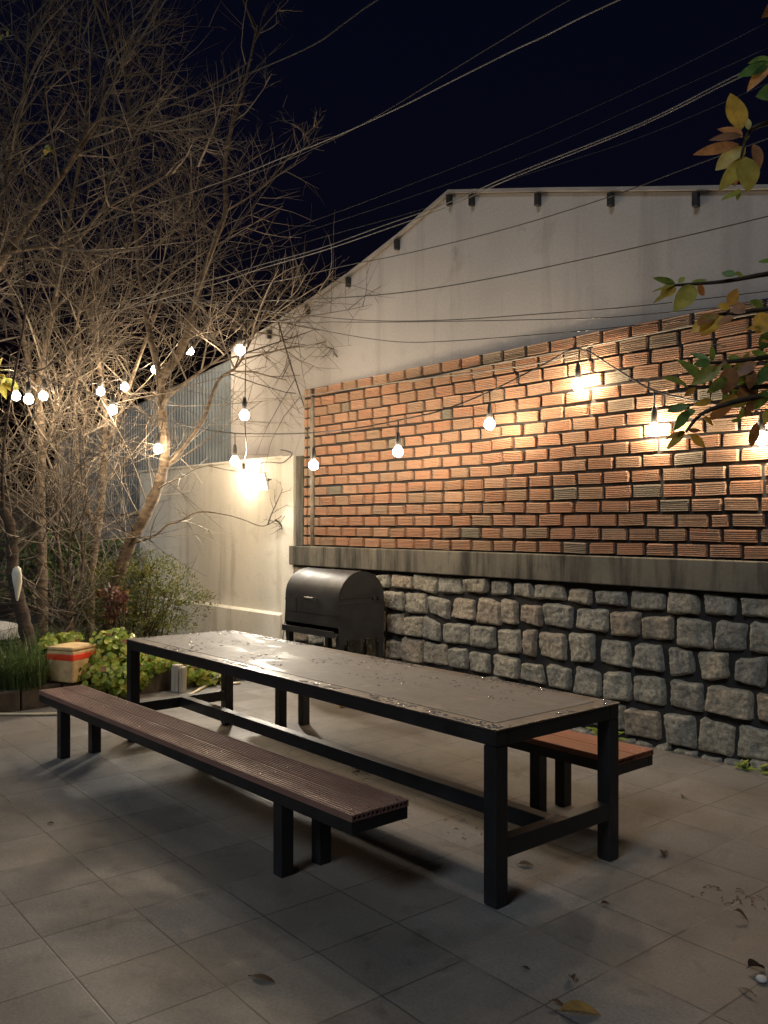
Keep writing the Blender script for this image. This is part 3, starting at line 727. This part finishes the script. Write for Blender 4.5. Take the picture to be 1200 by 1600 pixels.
def bare_tree(label, trunk, tr, limbs, seed, dens=1.0, name='bare_tree', mat='bark', twig='twig', up=.28, len_=1.25, trunk_twigs=15, leaves=()):
    """trunk: list of points; limbs: [(points, r0, r1)]"""
    rng = random.Random(seed); base = Vector(trunk[0]); base.z = .1
    t = thing(name, label, 'tree', base, 0, 'leafless trees in the garden bed')
    loc = lambda ps: [Vector(p) - base for p in ps]
    tp = smooth_path(loc(trunk), 5); n = len(tp)
    b = MB(); b.tube(tp, [tr[0] + (tr[1] - tr[0]) * k / (n - 1) + .006 * math.sin(k * 2.1) for k in range(n)], 10); b.build('trunk', M[mat], t, smooth=True)
    tb = MB()
    def laterals(path, cnt, L, lo=.2):
        n = len(path)
        for c in range(int(cnt * dens)):
            u = rng.uniform(lo, 1.0); k = min(n - 2, int(u * (n - 1))); q = path[k]; ax = (path[k + 1] - path[k]).normalized()
            o = Vector((rng.gauss(0, 1), rng.gauss(0, 1), rng.gauss(0, .7))); o = o - ax * o.dot(ax)
            if o.length < .1: continue
            ang = rng.uniform(.45, 1.25); d = ax * math.cos(ang) + o.normalized() * math.sin(ang)
            grow(tb, rng, q, d, L * rng.uniform(.6, 1.5) * (1.15 - .5 * u), rng.uniform(.006, .012), 1, up)
    for ps, r0, r1, *tw in limbs:
        lp = smooth_path(loc(ps), 5); n = len(lp)
        b = MB(); b.tube(lp, [r0 + (r1 - r0) * k / (n - 1) for k in range(n)], 7); b.build('limb', M[mat], t, smooth=True)
        length = sum((lp[k + 1] - lp[k]).length for k in range(n - 1)); laterals(lp, (4.3 * length + 3) * (tw[0] if tw else 1), len_ * (tw[1] if tw else 1))
    laterals(tp, trunk_twigs, len_ * .95, .30)
    tb.build('twigs', M[twig], t)
    if leaves:
        b = MB()
        for px, py, L in leaves:
            p = W(px, py, 8.4) - base; L = L / FP * 8.4
            for k in range(4): b.leaf(p, p + Vector((rng.uniform(-1, 1), rng.uniform(-1, 1), rng.uniform(-.8, .5))).normalized() * L * rng.uniform(.8, 1.4), (rng.gauss(0, .4), -.5, 1), L * .5, .2, .2, rng.uniform(.2, .55), 5)
        b.build('leaves', M['broad_leaf'], t)
def D(lst, d, d2=None):
    n = len(lst) - 1; return [W(x, y, d + ((d2 - d) * k / n if d2 else 0)) for k, (x, y) in enumerate(lst)]
bare_tree('slim leafless tree with a kinked trunk against the blue sheet metal wall',
    D([(168, 1050), (174, 960), (190, 885), (207, 843), (232, 795), (252, 745), (258, 700), (253, 640), (250, 585)], 9.3), (.078, .045),
    [(D([(250, 588), (272, 565), (290, 530), (300, 490), (318, 430), (335, 380), (352, 330), (352, 250), (365, 190), (385, 120), (402, 40)], 9.3, 8.9), .05, .010, .75, .85),
     (D([(250, 590), (238, 540), (226, 480), (215, 400), (210, 310), (205, 220), (195, 120), (185, 30)], 9.3, 9.6), .036, .008),
     (D([(256, 735), (290, 695), (318, 655), (332, 615), (345, 590), (372, 570), (398, 520), (425, 478)], 9.3, 9.4), .026, .008),
     (D([(254, 640), (263, 620), (300, 590), (335, 565), (360, 545), (400, 500)], 9.25, 8.6), .022, .006),
     (D([(258, 590), (300, 540), (350, 515), (410, 500), (470, 510), (520, 520)], 9.3, 9.6), .016, .004),
     (D([(205, 850), (240, 838), (262, 820), (280, 815), (310, 800), (352, 804), (380, 812), (412, 822), (440, 806)], 9.2, 9.7), .012, .004, .3, .5),
     (D([(352, 330), (400, 300), (440, 260), (480, 205)], 8.95, 8.7), .012, .004, .6, .6)], 101, 1.0)
bare_tree('bare tree with a straight banded trunk, the middle one behind the foam box',
    D([(72, 1060), (67, 980), (66, 900), (64, 820), (63, 760), (66, 690), (60, 620), (66, 560)], 9.7), (.066, .042),
    [(D([(66, 562), (80, 500), (95, 420), (110, 330), (128, 230), (140, 110), (150, 20)], 9.7, 9.5), .038, .008),
     (D([(62, 640), (45, 570), (30, 500), (10, 430), (-10, 340), (-20, 230)], 9.7, 9.9), .032, .008),
     (D([(63, 720), (85, 650), (100, 600), (112, 540), (130, 470), (150, 400)], 9.7, 9.2), .024, .007)], 202, .95)
bare_tree('bare tree with a rough grey trunk just left of the shrub',
    D([(140, 1060), (141, 980), (143, 900), (152, 830), (160, 770), (163, 700), (165, 640)], 10.2), (.058, .036),
    [(D([(165, 642), (155, 570), (143, 490), (155, 400), (168, 300), (178, 190), (180, 90)], 10.2, 10), .034, .008),
     (D([(163, 700), (190, 640), (210, 580), (240, 500), (270, 420), (295, 330), (300, 240)], 10.2, 10.4), .030, .007),
     (D([(152, 830), (125, 760), (119, 690), (117, 620), (126, 550), (118, 460)], 10.2, 9.9), .034, .009)], 303, 1.0)
bare_tree('short pollarded tree with a forked top behind the foam box',
    D([(108, 1060), (106, 1000), (109, 960), (110, 932)], 8.9), (.045, .042),
    [(D([(110, 934), (98, 912), (95, 880), (88, 820), (92, 740), (85, 660), (90, 580)], 8.9, 9), .026, .006),
     (D([(110, 934), (122, 915), (130, 890), (128, 830), (135, 760), (130, 680), (140, 600)], 8.9, 9.1), .026, .006),
     (D([(106, 920), (108, 860), (112, 790), (108, 720)], 8.9, 8.7), .014, .005)], 404, 1.2, len_=.95)
bare_tree('dark leaning trunk with a hung white bag at the left edge',
    D([(52, 1040), (44, 1000), (34, 955), (22, 905), (19, 850), (14, 815), (0, 790), (-30, 740)], 8.2), (.075, .04),
    [(D([(20, 870), (6, 800), (4, 730), (10, 660), (25, 575), (40, 480), (35, 380)], 8.2, 8), .020, .007),
     (D([(-30, 740), (-50, 650), (-40, 540), (-10, 440), (10, 330)], 8.2, 8.4), .03, .008)], 505, .7, mat='dark_bark')
bare_tree('leafless tree rising beyond the left edge with a thick mottled limb',
    D([(-120, 1060), (-110, 900), (-95, 700), (-60, 520), (-12, 425), (12, 392)], 8.6), (.12, .055),
    [(D([(12, 392), (35, 360), (60, 325), (100, 270), (130, 225), (155, 185), (165, 120), (175, 30)], 8.6, 8.4), .042, .008),
     (D([(60, 325), (45, 280), (20, 262), (-10, 240), (-30, 180)], 8.6, 8.5), .022, .007),
     (D([(12, 392), (70, 385), (115, 380), (160, 330), (215, 300), (270, 270), (330, 255)], 8.6, 8.2), .024, .006),
     (D([(100, 270), (150, 190), (200, 192), (245, 205)], 8.5, 8.2), .016, .006),
     (D([(-12, 425), (0, 330), (20, 230), (40, 120), (45, 20)], 8.6, 8.8), .028, .007)], 606, 1.1, leaves=[(12, 48, 8), (2, 60, 8), (78, 232, 14), (70, 240, 10), (8, 590, 26), (-4, 580, 24), (4, 598, 22)])

# ------------------------------------------------------------------ shrub, ivy, grass, small plants
def rand_unit(rng):
    while True:
        v = Vector((rng.uniform(-1, 1), rng.uniform(-1, 1), rng.uniform(-1, 1)))
        if .05 < v.length < 1: return v
def shrub(label, center, blobs, count, seed, mat, size, name='shrub', cat='shrub', ratio=.32, stems=14, sprays=0):
    rng = random.Random(seed); t = thing(name, label, cat, (center.x, center.y, .12)); b = MB(); sb = MB()
    base = Vector((center.x, center.y, .12))
    for k in range(stems):
        c, r = rng.choice(blobs); tip = Vector(c) + Vector((rng.gauss(0, .3) * r[0], rng.gauss(0, .3) * r[1], rng.uniform(.2, 1.0) * r[2])) - base
        s0 = Vector((rng.gauss(0, .12), rng.gauss(0, .12), 0)); sb.tube([s0, s0.lerp(tip, .5) + rand_unit(rng) * .05, tip], [.012, .008, .003], 5)
    sb.build('stem', M['dark_bark'], t)
    tot = sum(r[0] * r[1] * r[2] for c, r in blobs)
    for k in range(sprays):
        c, r = rng.choice(blobs); v = rand_unit(rng).normalized(); v.z = abs(v.z) * .9 + .1
        tip = Vector((c[0] + v.x * r[0] * 1.25, c[1] + v.y * r[1] * 1.25, c[2] + v.z * r[2] * 1.3)) - base; s0 = Vector(c) - base
        L_ = (tip - s0).length
        for q in range(int(L_ / .016)):
            u = q * .016 / L_; p = s0.lerp(tip, u) + Vector((0, 0, -.10 * u * u)) + rand_unit(rng) * .012
            d = ((tip - s0).normalized() * .6 + rand_unit(rng)).normalized(); L = size * rng.uniform(.5, 1.1)
            b.leaf(p, p + d * L, rand_unit(rng) + Vector((0, 0, .6)), L * ratio, .1, .2, min(1, max(0, rng.gauss(.5, .24))), 3)
    for c, r in blobs:
        for k in range(int(count * r[0] * r[1] * r[2] / tot)):
            v = rand_unit(rng); v = v * (v.length ** -.55) if v.length > .2 else v
            if noise.noise((Vector(c) + v) * 3.1) < -.28: continue
            p = Vector((c[0] + v.x * r[0], c[1] + v.y * r[1], c[2] + v.z * r[2])) - base
            if p.z < -.02: continue
            d = (v.normalized() * .7 + Vector((rng.gauss(0, .5), rng.gauss(0, .5), .35 + rng.gauss(0, .4)))).normalized(); L = size * rng.uniform(.6, 1.35)
            tw = min(1, max(0, rng.gauss(.45, .22)))
            b.leaf(p, p + d * L, rand_unit(rng) + Vector((0, 0, .6)), L * ratio, rng.uniform(-.1, .3), .2, tw, 3)
    b.build('foliage', M[mat], t)
sc = W(225, 950, 9.5)
bl = []
for px, py, rx, rz in ((190, 925, .42, .38), (225, 900, .42, .30), (255, 930, .45, .36), (215, 965, .55, .34), (280, 945, .24, .25), (170, 965, .35, .3), (240, 980, .5, .25)):
    c = W(px, py, 9.5 + random.uniform(-.25, .25)); bl.append((c, (rx, .42, rz)))
shrub('bushy olive green shrub at the foot of the cream wall', sc, bl, 4800, 77, 'shrub_leaf', .042, stems=26, sprays=230)
rng = random.Random(31); b = MB(); sb = MB()     # sprays sticking out of the shrub
rc = W(178, 945, 8.9)
bl = [(W(px, py, 8.9), (rx, rx, rz)) for px, py, rx, rz in ((172, 928, .11, .07), (185, 932, .10, .06), (178, 950, .1, .1), (172, 962, .07, .06), (192, 948, .05, .05))]
shrub('small plant with dull red leaves in front of the olive shrub', rc, bl, 420, 78, 'red_leaf', .045, 'red_plant', 'plant', .6, 8)
dk = W(120, 900, 12.6)
shrub('dark green leafy bush in the gloom behind the bare trees', dk, [(W(px, py, 12.6), (rx, .4, rz)) for px, py, rx, rz in ((60, 900, .6, .45), (130, 905, .6, .5), (185, 900, .45, .5), (20, 880, .4, .5), (100, 860, .5, .4))], 2600, 79, 'grass', .11, 'bush', 'bush', .45, 18)
# ivy ground cover tumbling over the edging
b = MB(); rng = random.Random(41)
patches = [(165, 1030, 8.2, .24, .26), (180, 1000, 8.3, .18, .10), (150, 1055, 8.05, .22, .14), (72, 1020, 8.0, .12, .14), (100, 998, 8.3, .20, .05), (70, 1050, 7.95, .10, .08), (182, 1058, 8.1, .18, .14),
           (230, 1035, 8.5, .26, .10), (215, 1055, 8.35, .12, .12), (262, 1030, 8.6, .2, .07), (300, 1045, 8.75, .20, .12), (320, 1058, 8.8, .14, .10), (285, 1035, 8.8, .2, .08), (335, 1062, 8.85, .1, .06), (40, 1045, 7.9, .15, .06),
           (190, 1075, 8.1, .13, .07), (130, 1075, 8.0, .14, .05)]
for px, py, d, rx, rz in patches:
    c = W(px, py, d)
    for k in range(int(2600 * (rx * rz) ** .62 + 90)):
        v = rand_unit(rng); v = v * (v.length ** -.6)
        p = Vector((c.x + v.x * rx * .8, c.y + v.y * rx, c.z + v.z * rz))
        if p.z < .03 or noise.noise(p * 9) < -.25: continue
        nrm = (v + Vector((.5, -.6, .5)) + rand_unit(rng) * .7).normalized(); ax = nrm.orthogonal().normalized(); ax.rotate(Matrix.Rotation(rng.uniform(0, 6.28), 3, nrm))
        L = rng.uniform(.030, .060); tw = min(1, max(0, rng.gauss(.5, .2))); 
        if rng.random() < .05: tw = 1
        b.leaf(p, p + ax * L, nrm, L * .92, rng.uniform(-.1, .3), .15, tw, 4, lambda u: (1 - (2 * u - .8) ** 2 / 1.6) ** .5 if 0 < u < .98 else .12)
tag(b.build('ground_cover', M['ivy_leaf']), 'yellow green round leaved creeper tumbling over the bed edging', 'ground cover', kind='stuff')
# grass
b = MB(); rng = random.Random(51)
def blade(p, L, az, lean, w, tint):
    d = Vector((math.cos(az), math.sin(az), 0)); sd = Vector((-d.y, d.x, 0)) * w; b.tint = tint; i = len(b.v)
    for k in range(5):
        u = k / 4; q = p + d * (lean * L * u * u) + Vector((0, 0, L * (u - .45 * lean * u * u * u))); s = sd * (1 - u * .95)
        b.vert(q - s); b.vert(q + s)
    for k in range(4): b.f.append([i + 2 * k, i + 2 * k + 1, i + 2 * k + 3, i + 2 * k + 2])
for k in range(3400):
    if k < 2100:
        px, d = rng.uniform(-90, 70), (rng.uniform(7.75, 8.9) if k > 500 else rng.uniform(7.6, 7.95)); q = W(px, 1000, d); p = Vector((min(q.x, -7.86), q.y, .17)); L = rng.uniform(.25, .62)
    else:
        px, d = rng.uniform(30, 260), rng.uniform(8.9, 10.2); q = W(px, 1000, d); p = Vector((q.x, q.y, .12)); L = rng.uniform(.25, .55)
    blade(p, L, rng.uniform(0, 6.28) if k > 500 else rng.gauss(-.8, .7), rng.uniform(.1, 1.2), rng.uniform(.003, .007), min(1, max(0, rng.gauss(.42, .22))))
tag(b.build('grass', M['grass']), 'long dark grass growing in the garden bed', 'grass', kind='stuff')
# weeds at the foot of the stone wall
def weed(label, p, n, size, seed):
    rng = random.Random(seed); b = MB()
    for k in range(n):
        az = rng.uniform(0, 6.28); e = Vector((math.cos(az), math.sin(az) * .6, rng.uniform(.2, .9))).normalized(); s0 = Vector((rng.gauss(0, size * .6), rng.gauss(0, size * .2), rng.uniform(0, size)))
        b.leaf(s0, s0 + e * size * rng.uniform(.7, 1.4), Vector((0, -.3, 1)), size * .5, .25, .2, rng.uniform(.1, .7), 4)
    tag(b.build('weed', M['ivy_leaf'], loc=p), label, 'weed', 'weeds along the stone wall')
weed('green weed growing at the wall foot behind the rear bench', Vector((PG(925, 1163).x, 5.58, 0)), 26, .075, 1)
weed('sparse weed in the crack below the stones near the right edge', Vector((PG(1160, 1203).x, 5.60, 0)), 20, .045, 2)
weed('tiny weed between the tiles and stones at the far right edge', Vector((PG(1195, 1212).x, 5.60, 0)), 14, .05, 3)

# ------------------------------------------------------------------ small things in the bed
bx = W(113, 1060, 8.02); bx = Vector((bx.x, bx.y, .205))
t = thing('foam_box', 'old foam box with a red tape band on the bed edging', 'box', bx, R(-62 + 90))
b = MB(); b.bbox(-.15, .15, -.17, .17, 0, .285, .018); o = b.build('body', M['foam'], t)
b = MB(); b.bbox(-.153, .153, -.173, .173, .19, .268, .018); b.build('tape_band', M['tape'], t)
b = MB(); b.bbox(-.1495, .1495, -.1695, .1695, .286, .322, .014); b.build('lid', M['foam'], t)
p = PG(277, 1081); t = thing('concrete_stake', 'short pale concrete post stub among the creeper under the table end', 'post', p, R(15))
b = MB(); b.bbox(-.05, .05, -.04, .04, 0, .27, .012, Matrix.Shear('XZ', 4, (.02, 0))); b.build('post', M['stake'], t)
b = MB(); b.bbox(.053, .095, -.035, .035, 0, .26, .012, Matrix.Rotation(R(3), 4, 'Y')); b.build('slab', M['stake'], t)
p = W(216, 1022, 9.0); t = thing('plant_pot', 'small terracotta pot standing behind the far table leg', 'pot', (p.x, p.y, .15))
b = MB(); b.lathe([(.07, 0), (.09, .16), (.105, .17), (.105, .215), (.09, .215), (.08, .17)], (0, 0, 0), 20); b.build('body', M['terracotta'], t, smooth=True)
b = MB(); b.lathe([(.0805, .17), (.004, .178)], (0, 0, 0), 16); b.build('soil_fill', M['soil'], t)
hp = [PG(-60, 1119), PG(0, 1118.5), PG(90, 1118), PG(160, 1112), PG(232, 1104), PG(270, 1098), PG(298, 1087), PG(316, 1077), PG(328, 1071), PG(340, 1067), PG(352, 1066), PG(362, 1070), PG(375, 1069)]
b = MB(); b.tube([Vector((q.x, q.y, .014)) for q in smooth_path(hp, 6)], .0135, 8); tag(b.build('hose', M['hose'], smooth=True), 'pale garden hose lying on the tiles along the bed', 'hose')
b = MB(); q = [W(322, 1072, 8.72), W(332, 1062, 8.75), W(346, 1048, 8.8), W(360, 1030, 8.85)]; b.tube(smooth_path(q), .012, 7); tag(b.build('stick', M['stake'], smooth=True), 'pale stick leaning on the creeper near the hose end', 'stick')
# white bag on the dark trunk
wb = W(27, 905, 8.05); t = thing('plastic_bag', 'white plastic bag hung on the dark leaning trunk', 'bag', wb)
b = MB(); n = 14; prof = [(.012, .12), (.045, .10), (.060, .05), (.052, -.03), (.035, -.11), (.02, -.17), (.01, -.2)]
for (r, h) in prof:
    for j in range(n):
        a = 6.283 * j / n; rr = r * (1 + .14 * math.sin(3 * a + h * 20)); b.vert((rr * math.cos(a), rr * .7 * math.sin(a), h))
for k in range(len(prof) - 1):
    for j in range(n): b.f.append([k * n + j, k * n + (j + 1) % n, (k + 1) * n + (j + 1) % n, (k + 1) * n + j])
b.build('bag', M['bag'], t, smooth=True)
# ribbed rounded container
p = W(0, 990, 9.0); t = thing('ribbed_bin', 'rounded pale bin with dark ribs at the left edge', 'bin', (p.x, p.y, .1))
b = MB(); b.lathe([(.22, 0), (.25, .2), (.245, .34), (.22, .44), (.16, .50), (.05, .53), (.004, .535)], (0, 0, 0), 28); b.build('body', M['pale_plastic'], t, smooth=True)
for k in range(6):
    z = .12 + k * .045; b = MB(); b.lathe([(.245, z), (.262, z + .006), (.262, z + .02), (.245, z + .026)], (0, 0, 0), 28, close=False); b.build('rib', M['dark_plastic'], t, smooth=True)
# fruit
p = PG(534, 1106); b = MB(); b.lathe([(.004, .002), (.02, .006), (.032, .024), (.034, .04), (.028, .058), (.014, .068), (.004, .07)], (0, 0, 0), 16)
tag(b.build('fruit', M['fruit'], smooth=True, loc=p), 'small yellow fruit lying on the tiles beyond the table', 'fruit')

# ------------------------------------------------------------------ fallen leaves and litter
def fallen(label, px, py, L, wd, az, tint, curl=.2, fold=.5, name='fallen_leaf', cat='leaf', lift=.012):
    p = PG(px, py); b = MB(); d = Vector((math.cos(az), math.sin(az), .12)) * L
    b.leaf(Vector((0, 0, lift)) - d * .5, Vector((0, 0, lift)) + d * .5, (0, 0, 1), wd, curl, fold, tint, 8)
    b.tint = max(0, tint - .3); e = -d * .5; b.tube([e + Vector((0, 0, lift)), e * 1.25 + Vector((0, 0, lift))], .0014, 5)
    zmin = min(v[2] for v in b.v); b.v = [(x, y, z - zmin + .0015) for x, y, z in b.v]
    tag(b.build(name, M['dry_leaf'], loc=p), label, cat, 'fallen leaves on the tiles')
fallen('large yellow brown curled leaf on the tiles at the bottom edge', 906, 1584, .135, .065, R(38), .95, .15, .6)
fallen('brown rolled leaf on the tiles right of the near table leg', 1037, 1336, .085, .035, R(120), .35, .25, .9)
fallen('tiny brown leaf scrap near the table end by a dark joint', 946, 1414, .04, .02, R(60), .25, .3, .9)
fallen('small dark leaf with a raised stalk above the large yellow leaf', 893, 1534, .055, .025, R(140), .15, .5, .9)
fallen('dark narrow leaf lying alone on the left foreground tiles', 411, 1531, .10, .032, R(25), .12, .15, .3)
fallen('blackish curled leaf at the right edge beside a pebble', 1182, 1518, .075, .045, R(70), .05, .4, .8)
fallen('brown ring curled leaf on the right foreground tiles', 1158, 1440, .05, .03, R(20), .5, .9, .7)
fallen('thin grass like leaf near the lower right corner', 1166, 1552, .075, .013, R(160), .3, .3, .4)
fallen('small brown scrap on tiles left of the yellow leaf', 872, 1575, .05, .022, R(30), .3, .5, .6)
fallen('small brown leaf on the tiles below the rear bench end', 1067, 1246, .055, .022, R(110), .4, .3, .7)
fallen('dark speck of leaf on the bare left tiles', 80, 1287, .035, .018, R(60), .08, .2, .6)
fallen('dark chip of leaf in the table shadow', 822, 1514, .03, .015, R(20), .1, .2, .6)
fallen('brown leaf beneath the table end rail', 822, 1353, .075, .04, R(40), .3, .2, .5)
p = PG(1190, 1534); b = MB(); b.lathe([(.003, 0), (.016, .003), (.021, .010), (.016, .018), (.003, .021)], (0, 0, 0), 12); tag(b.build('pebble', M['pebble'], smooth=True, loc=p), 'white pebble on the tiles at the lower right edge', 'pebble')
def litter(label, px, py, n, spread, seed, mat='dry_leaf', curv=True):
    rng = random.Random(seed); b = MB()
    for k in range(n):
        c = Vector((rng.gauss(0, spread), rng.gauss(0, spread * .5), .003)); az = rng.uniform(0, 6.28); L = rng.uniform(.012, .05); d = Vector((math.cos(az), math.sin(az), 0)) * L
        b.tint = rng.uniform(.1, .7); b.tube([c, c + d * .5 + Vector((d.y, -d.x, 0)) * rng.uniform(-.25, .25) + Vector((0, 0, rng.uniform(0, .012))), c + d], .0016, 4)
        if rng.random() < .35: b.leaf(c, c + d * .4, (0, 0, 1), .012, .2, .3, rng.uniform(.2, .8), 3)
    tag(b.build('twig_litter', M[mat], loc=PG(px, py)), label, 'twigs', 'dry litter on the tiles')
litter('sprig of dry yellowed grass on the tiles behind the front bench', 560, 1204, 26, .10, 4)
litter('scatter of dry twigs on tiles at the right edge', 1150, 1402, 22, .10, 5)
litter('few dry twig bits under the table near its end rail', 735, 1300, 12, .12, 6)

# ------------------------------------------------------------------ leafy tree overhanging from the right
DL = 2.75
tp = [cam2w(1.62, DL, 0), cam2w(1.60, DL, .9), cam2w(1.63, DL + .02, 1.8), cam2w(1.58, DL, 2.6), cam2w(1.62, DL, 3.4)]
t = thing('leafy_tree', 'tree with browning broad leaves reaching in from the right edge', 'tree', (tp[0].x, tp[0].y, 0)); base = Vector((tp[0].x, tp[0].y, 0))
b = MB(); q = smooth_path([p - base for p in tp], 5); b.tube(q, [.055 - .03 * k / len(q) for k in range(len(q))], 10); b.build('trunk', M['bark'], t, smooth=True)
rng = random.Random(61)
brs = [([(1385, 260), (1270, 180), (1200, 192), (1170, 207), (1158, 245)], 2.75), ([(1380, 480), (1280, 420), (1200, 428), (1130, 440), (1050, 446)], 2.75), ([(1380, 560), (1270, 480), (1200, 483), (1150, 490), (1118, 491)], 2.7),
       ([(1385, 600), (1280, 545), (1200, 558), (1140, 565), (1105, 567)], 2.65), ([(1385, 660), (1280, 595), (1200, 604), (1130, 605), (1070, 603)], 2.7), ([(1385, 690), (1280, 615), (1200, 618), (1140, 630), (1095, 648), (1072, 675)], 2.6), ([(1390, 150), (1290, 70), (1215, 95)], 2.75)]
for ps, d in brs:
    pts = [cam2w(1.6, DL, CH - (ps[0][1] - HOR) / FP * DL)] + [W(x, y, d + rng.uniform(-.05, .05)) for x, y in ps[1:]]
    b = MB(); q = smooth_path([p - base for p in pts], 5); b.tube(q, [.013 - .0095 * k / len(q) for k in range(len(q))], 6); b.build('limb', M['dark_bark'], t, smooth=True)
LV = [(1158,203,1138,150,36,.58),(1160,215,1122,197,26,.85),(1160,212,1110,215,14,.95),(1155,225,1081,245,20,.80),(1165,230,1118,268,32,.55),(1165,245,1122,300,24,.40),(1165,245,1172,298,38,.45),(1178,225,1190,262,20,.9),
 (1150,272,1148,292,9,.75),(1160,298,1130,308,9,.25),(1155,295,1152,313,8,.3),(1170,203,1168,184,10,.3),(1172,212,1160,226,7,.3),(1205,92,1172,95,14,.08),(1205,98,1155,117,20,.06),(1205,98,1170,135,20,.72),(1220,140,1182,150,26,.06),
 (1055,443,1020,434,11,.12),(1055,445,1018,455,9,.35),(1055,445,1030,465,20,.5),(1055,446,1025,472,9,.35),(1085,446,1055,484,30,.36),(1090,446,1100,462,14,.8),(1060,442,1070,433,9,.3),(1080,442,1105,438,8,.3),(1150,430,1128,428,13,.05),(1148,427,1162,431,9,.3),(1212,405,1184,412,11,.25),
 (1140,478,1152,450,18,.8),(1140,482,1122,476,14,.6),(1145,477,1163,486,20,.9),(1192,482,1172,470,16,.15),(1122,490,1090,512,26,.88),(1120,492,1081,520,24,.6),(1130,490,1094,527,22,.56),(1147,494,1120,509,16,.78),(1203,490,1182,522,34,.6),(1190,512,1166,518,12,.7),
 (1207,518,1185,547,22,.05),(1204,535,1190,533,12,.75),(1205,562,1172,550,20,.08),(1110,565,1079,551,12,.1),(1110,566,1083,570,14,.06),(1112,565,1114,539,12,.12),(1137,566,1108,568,10,.9),(1157,566,1136,558,16,.1),(1075,604,1041,584,22,.3),(1127,571,1080,602,24,.33),(1142,573,1133,617,30,.92),(1182,566,1148,586,20,.88),(1176,578,1172,607,17,.92),
 (1162,588,1146,627,22,.3),(1137,590,1103,613,18,.32),(1087,605,1069,620,9,.65),(1192,594,1163,606,16,.35),(1152,618,1128,629,13,.62),(1112,625,1084,633,12,.5),(1077,634,1041,640,14,.1),(1077,640,1053,674,16,.08),(1087,641,1063,652,14,.2),(1098,652,1120,663,11,.65),(1070,674,1043,700,13,.5),(1071,674,1039,684,8,.8),(1078,678,1101,699,14,.68),(1075,672,1092,673,8,.9),
 (1155,655,1164,636,9,.28),(1160,656,1141,659,8,.2),(1180,620,1164,652,15,.9),(1183,660,1173,700,16,.85),(1200,575,1185,600,20,.08),(1198,610,1180,640,18,.3),(1200,640,1195,665,14,.5)]
b = MB()
for x0, y0, x1, y1, w, tw in LV:
    d = 2.68 + rng.uniform(-.09, .09); p0 = W(x0, y0, d); p1 = W(x1, y1, d + rng.uniform(-.04, .04))
    fw = Vector((SN, -CS, rng.uniform(.1, .5))) + Vector((rng.gauss(0, .22), rng.gauss(0, .22), rng.gauss(0, .2)))
    b.leaf(p0 - base, p1 - base, fw, w / FP * d, rng.uniform(-.12, .25), rng.uniform(.1, .4), min(1, max(0, tw + rng.gauss(0, .05))), 8)
for k in range(260):            # the rest of the crown, mostly beyond the frame
    px = 1255 + abs(rng.gauss(0, 120)) if k > 16 else rng.uniform(1095, 1215); py = rng.uniform(-120, 760) if k > 16 else rng.uniform(540, 650); d = rng.uniform(2.4, 3.3) if k > 16 else rng.uniform(2.6, 2.95)
    p0 = W(px, py, d); L = rng.uniform(.07, .15); a = rand_unit(rng); a.z -= .35; a.normalize()
    b.leaf(p0 - base, p0 + a * L - base, rand_unit(rng) + Vector((SN, -CS, .6)), L * .42, rng.uniform(-.1, .3), .25, rng.choice((rng.uniform(0, .3), rng.uniform(.3, 1))), 6)
b.build('leaves', M['broad_leaf'], t, smooth=True)
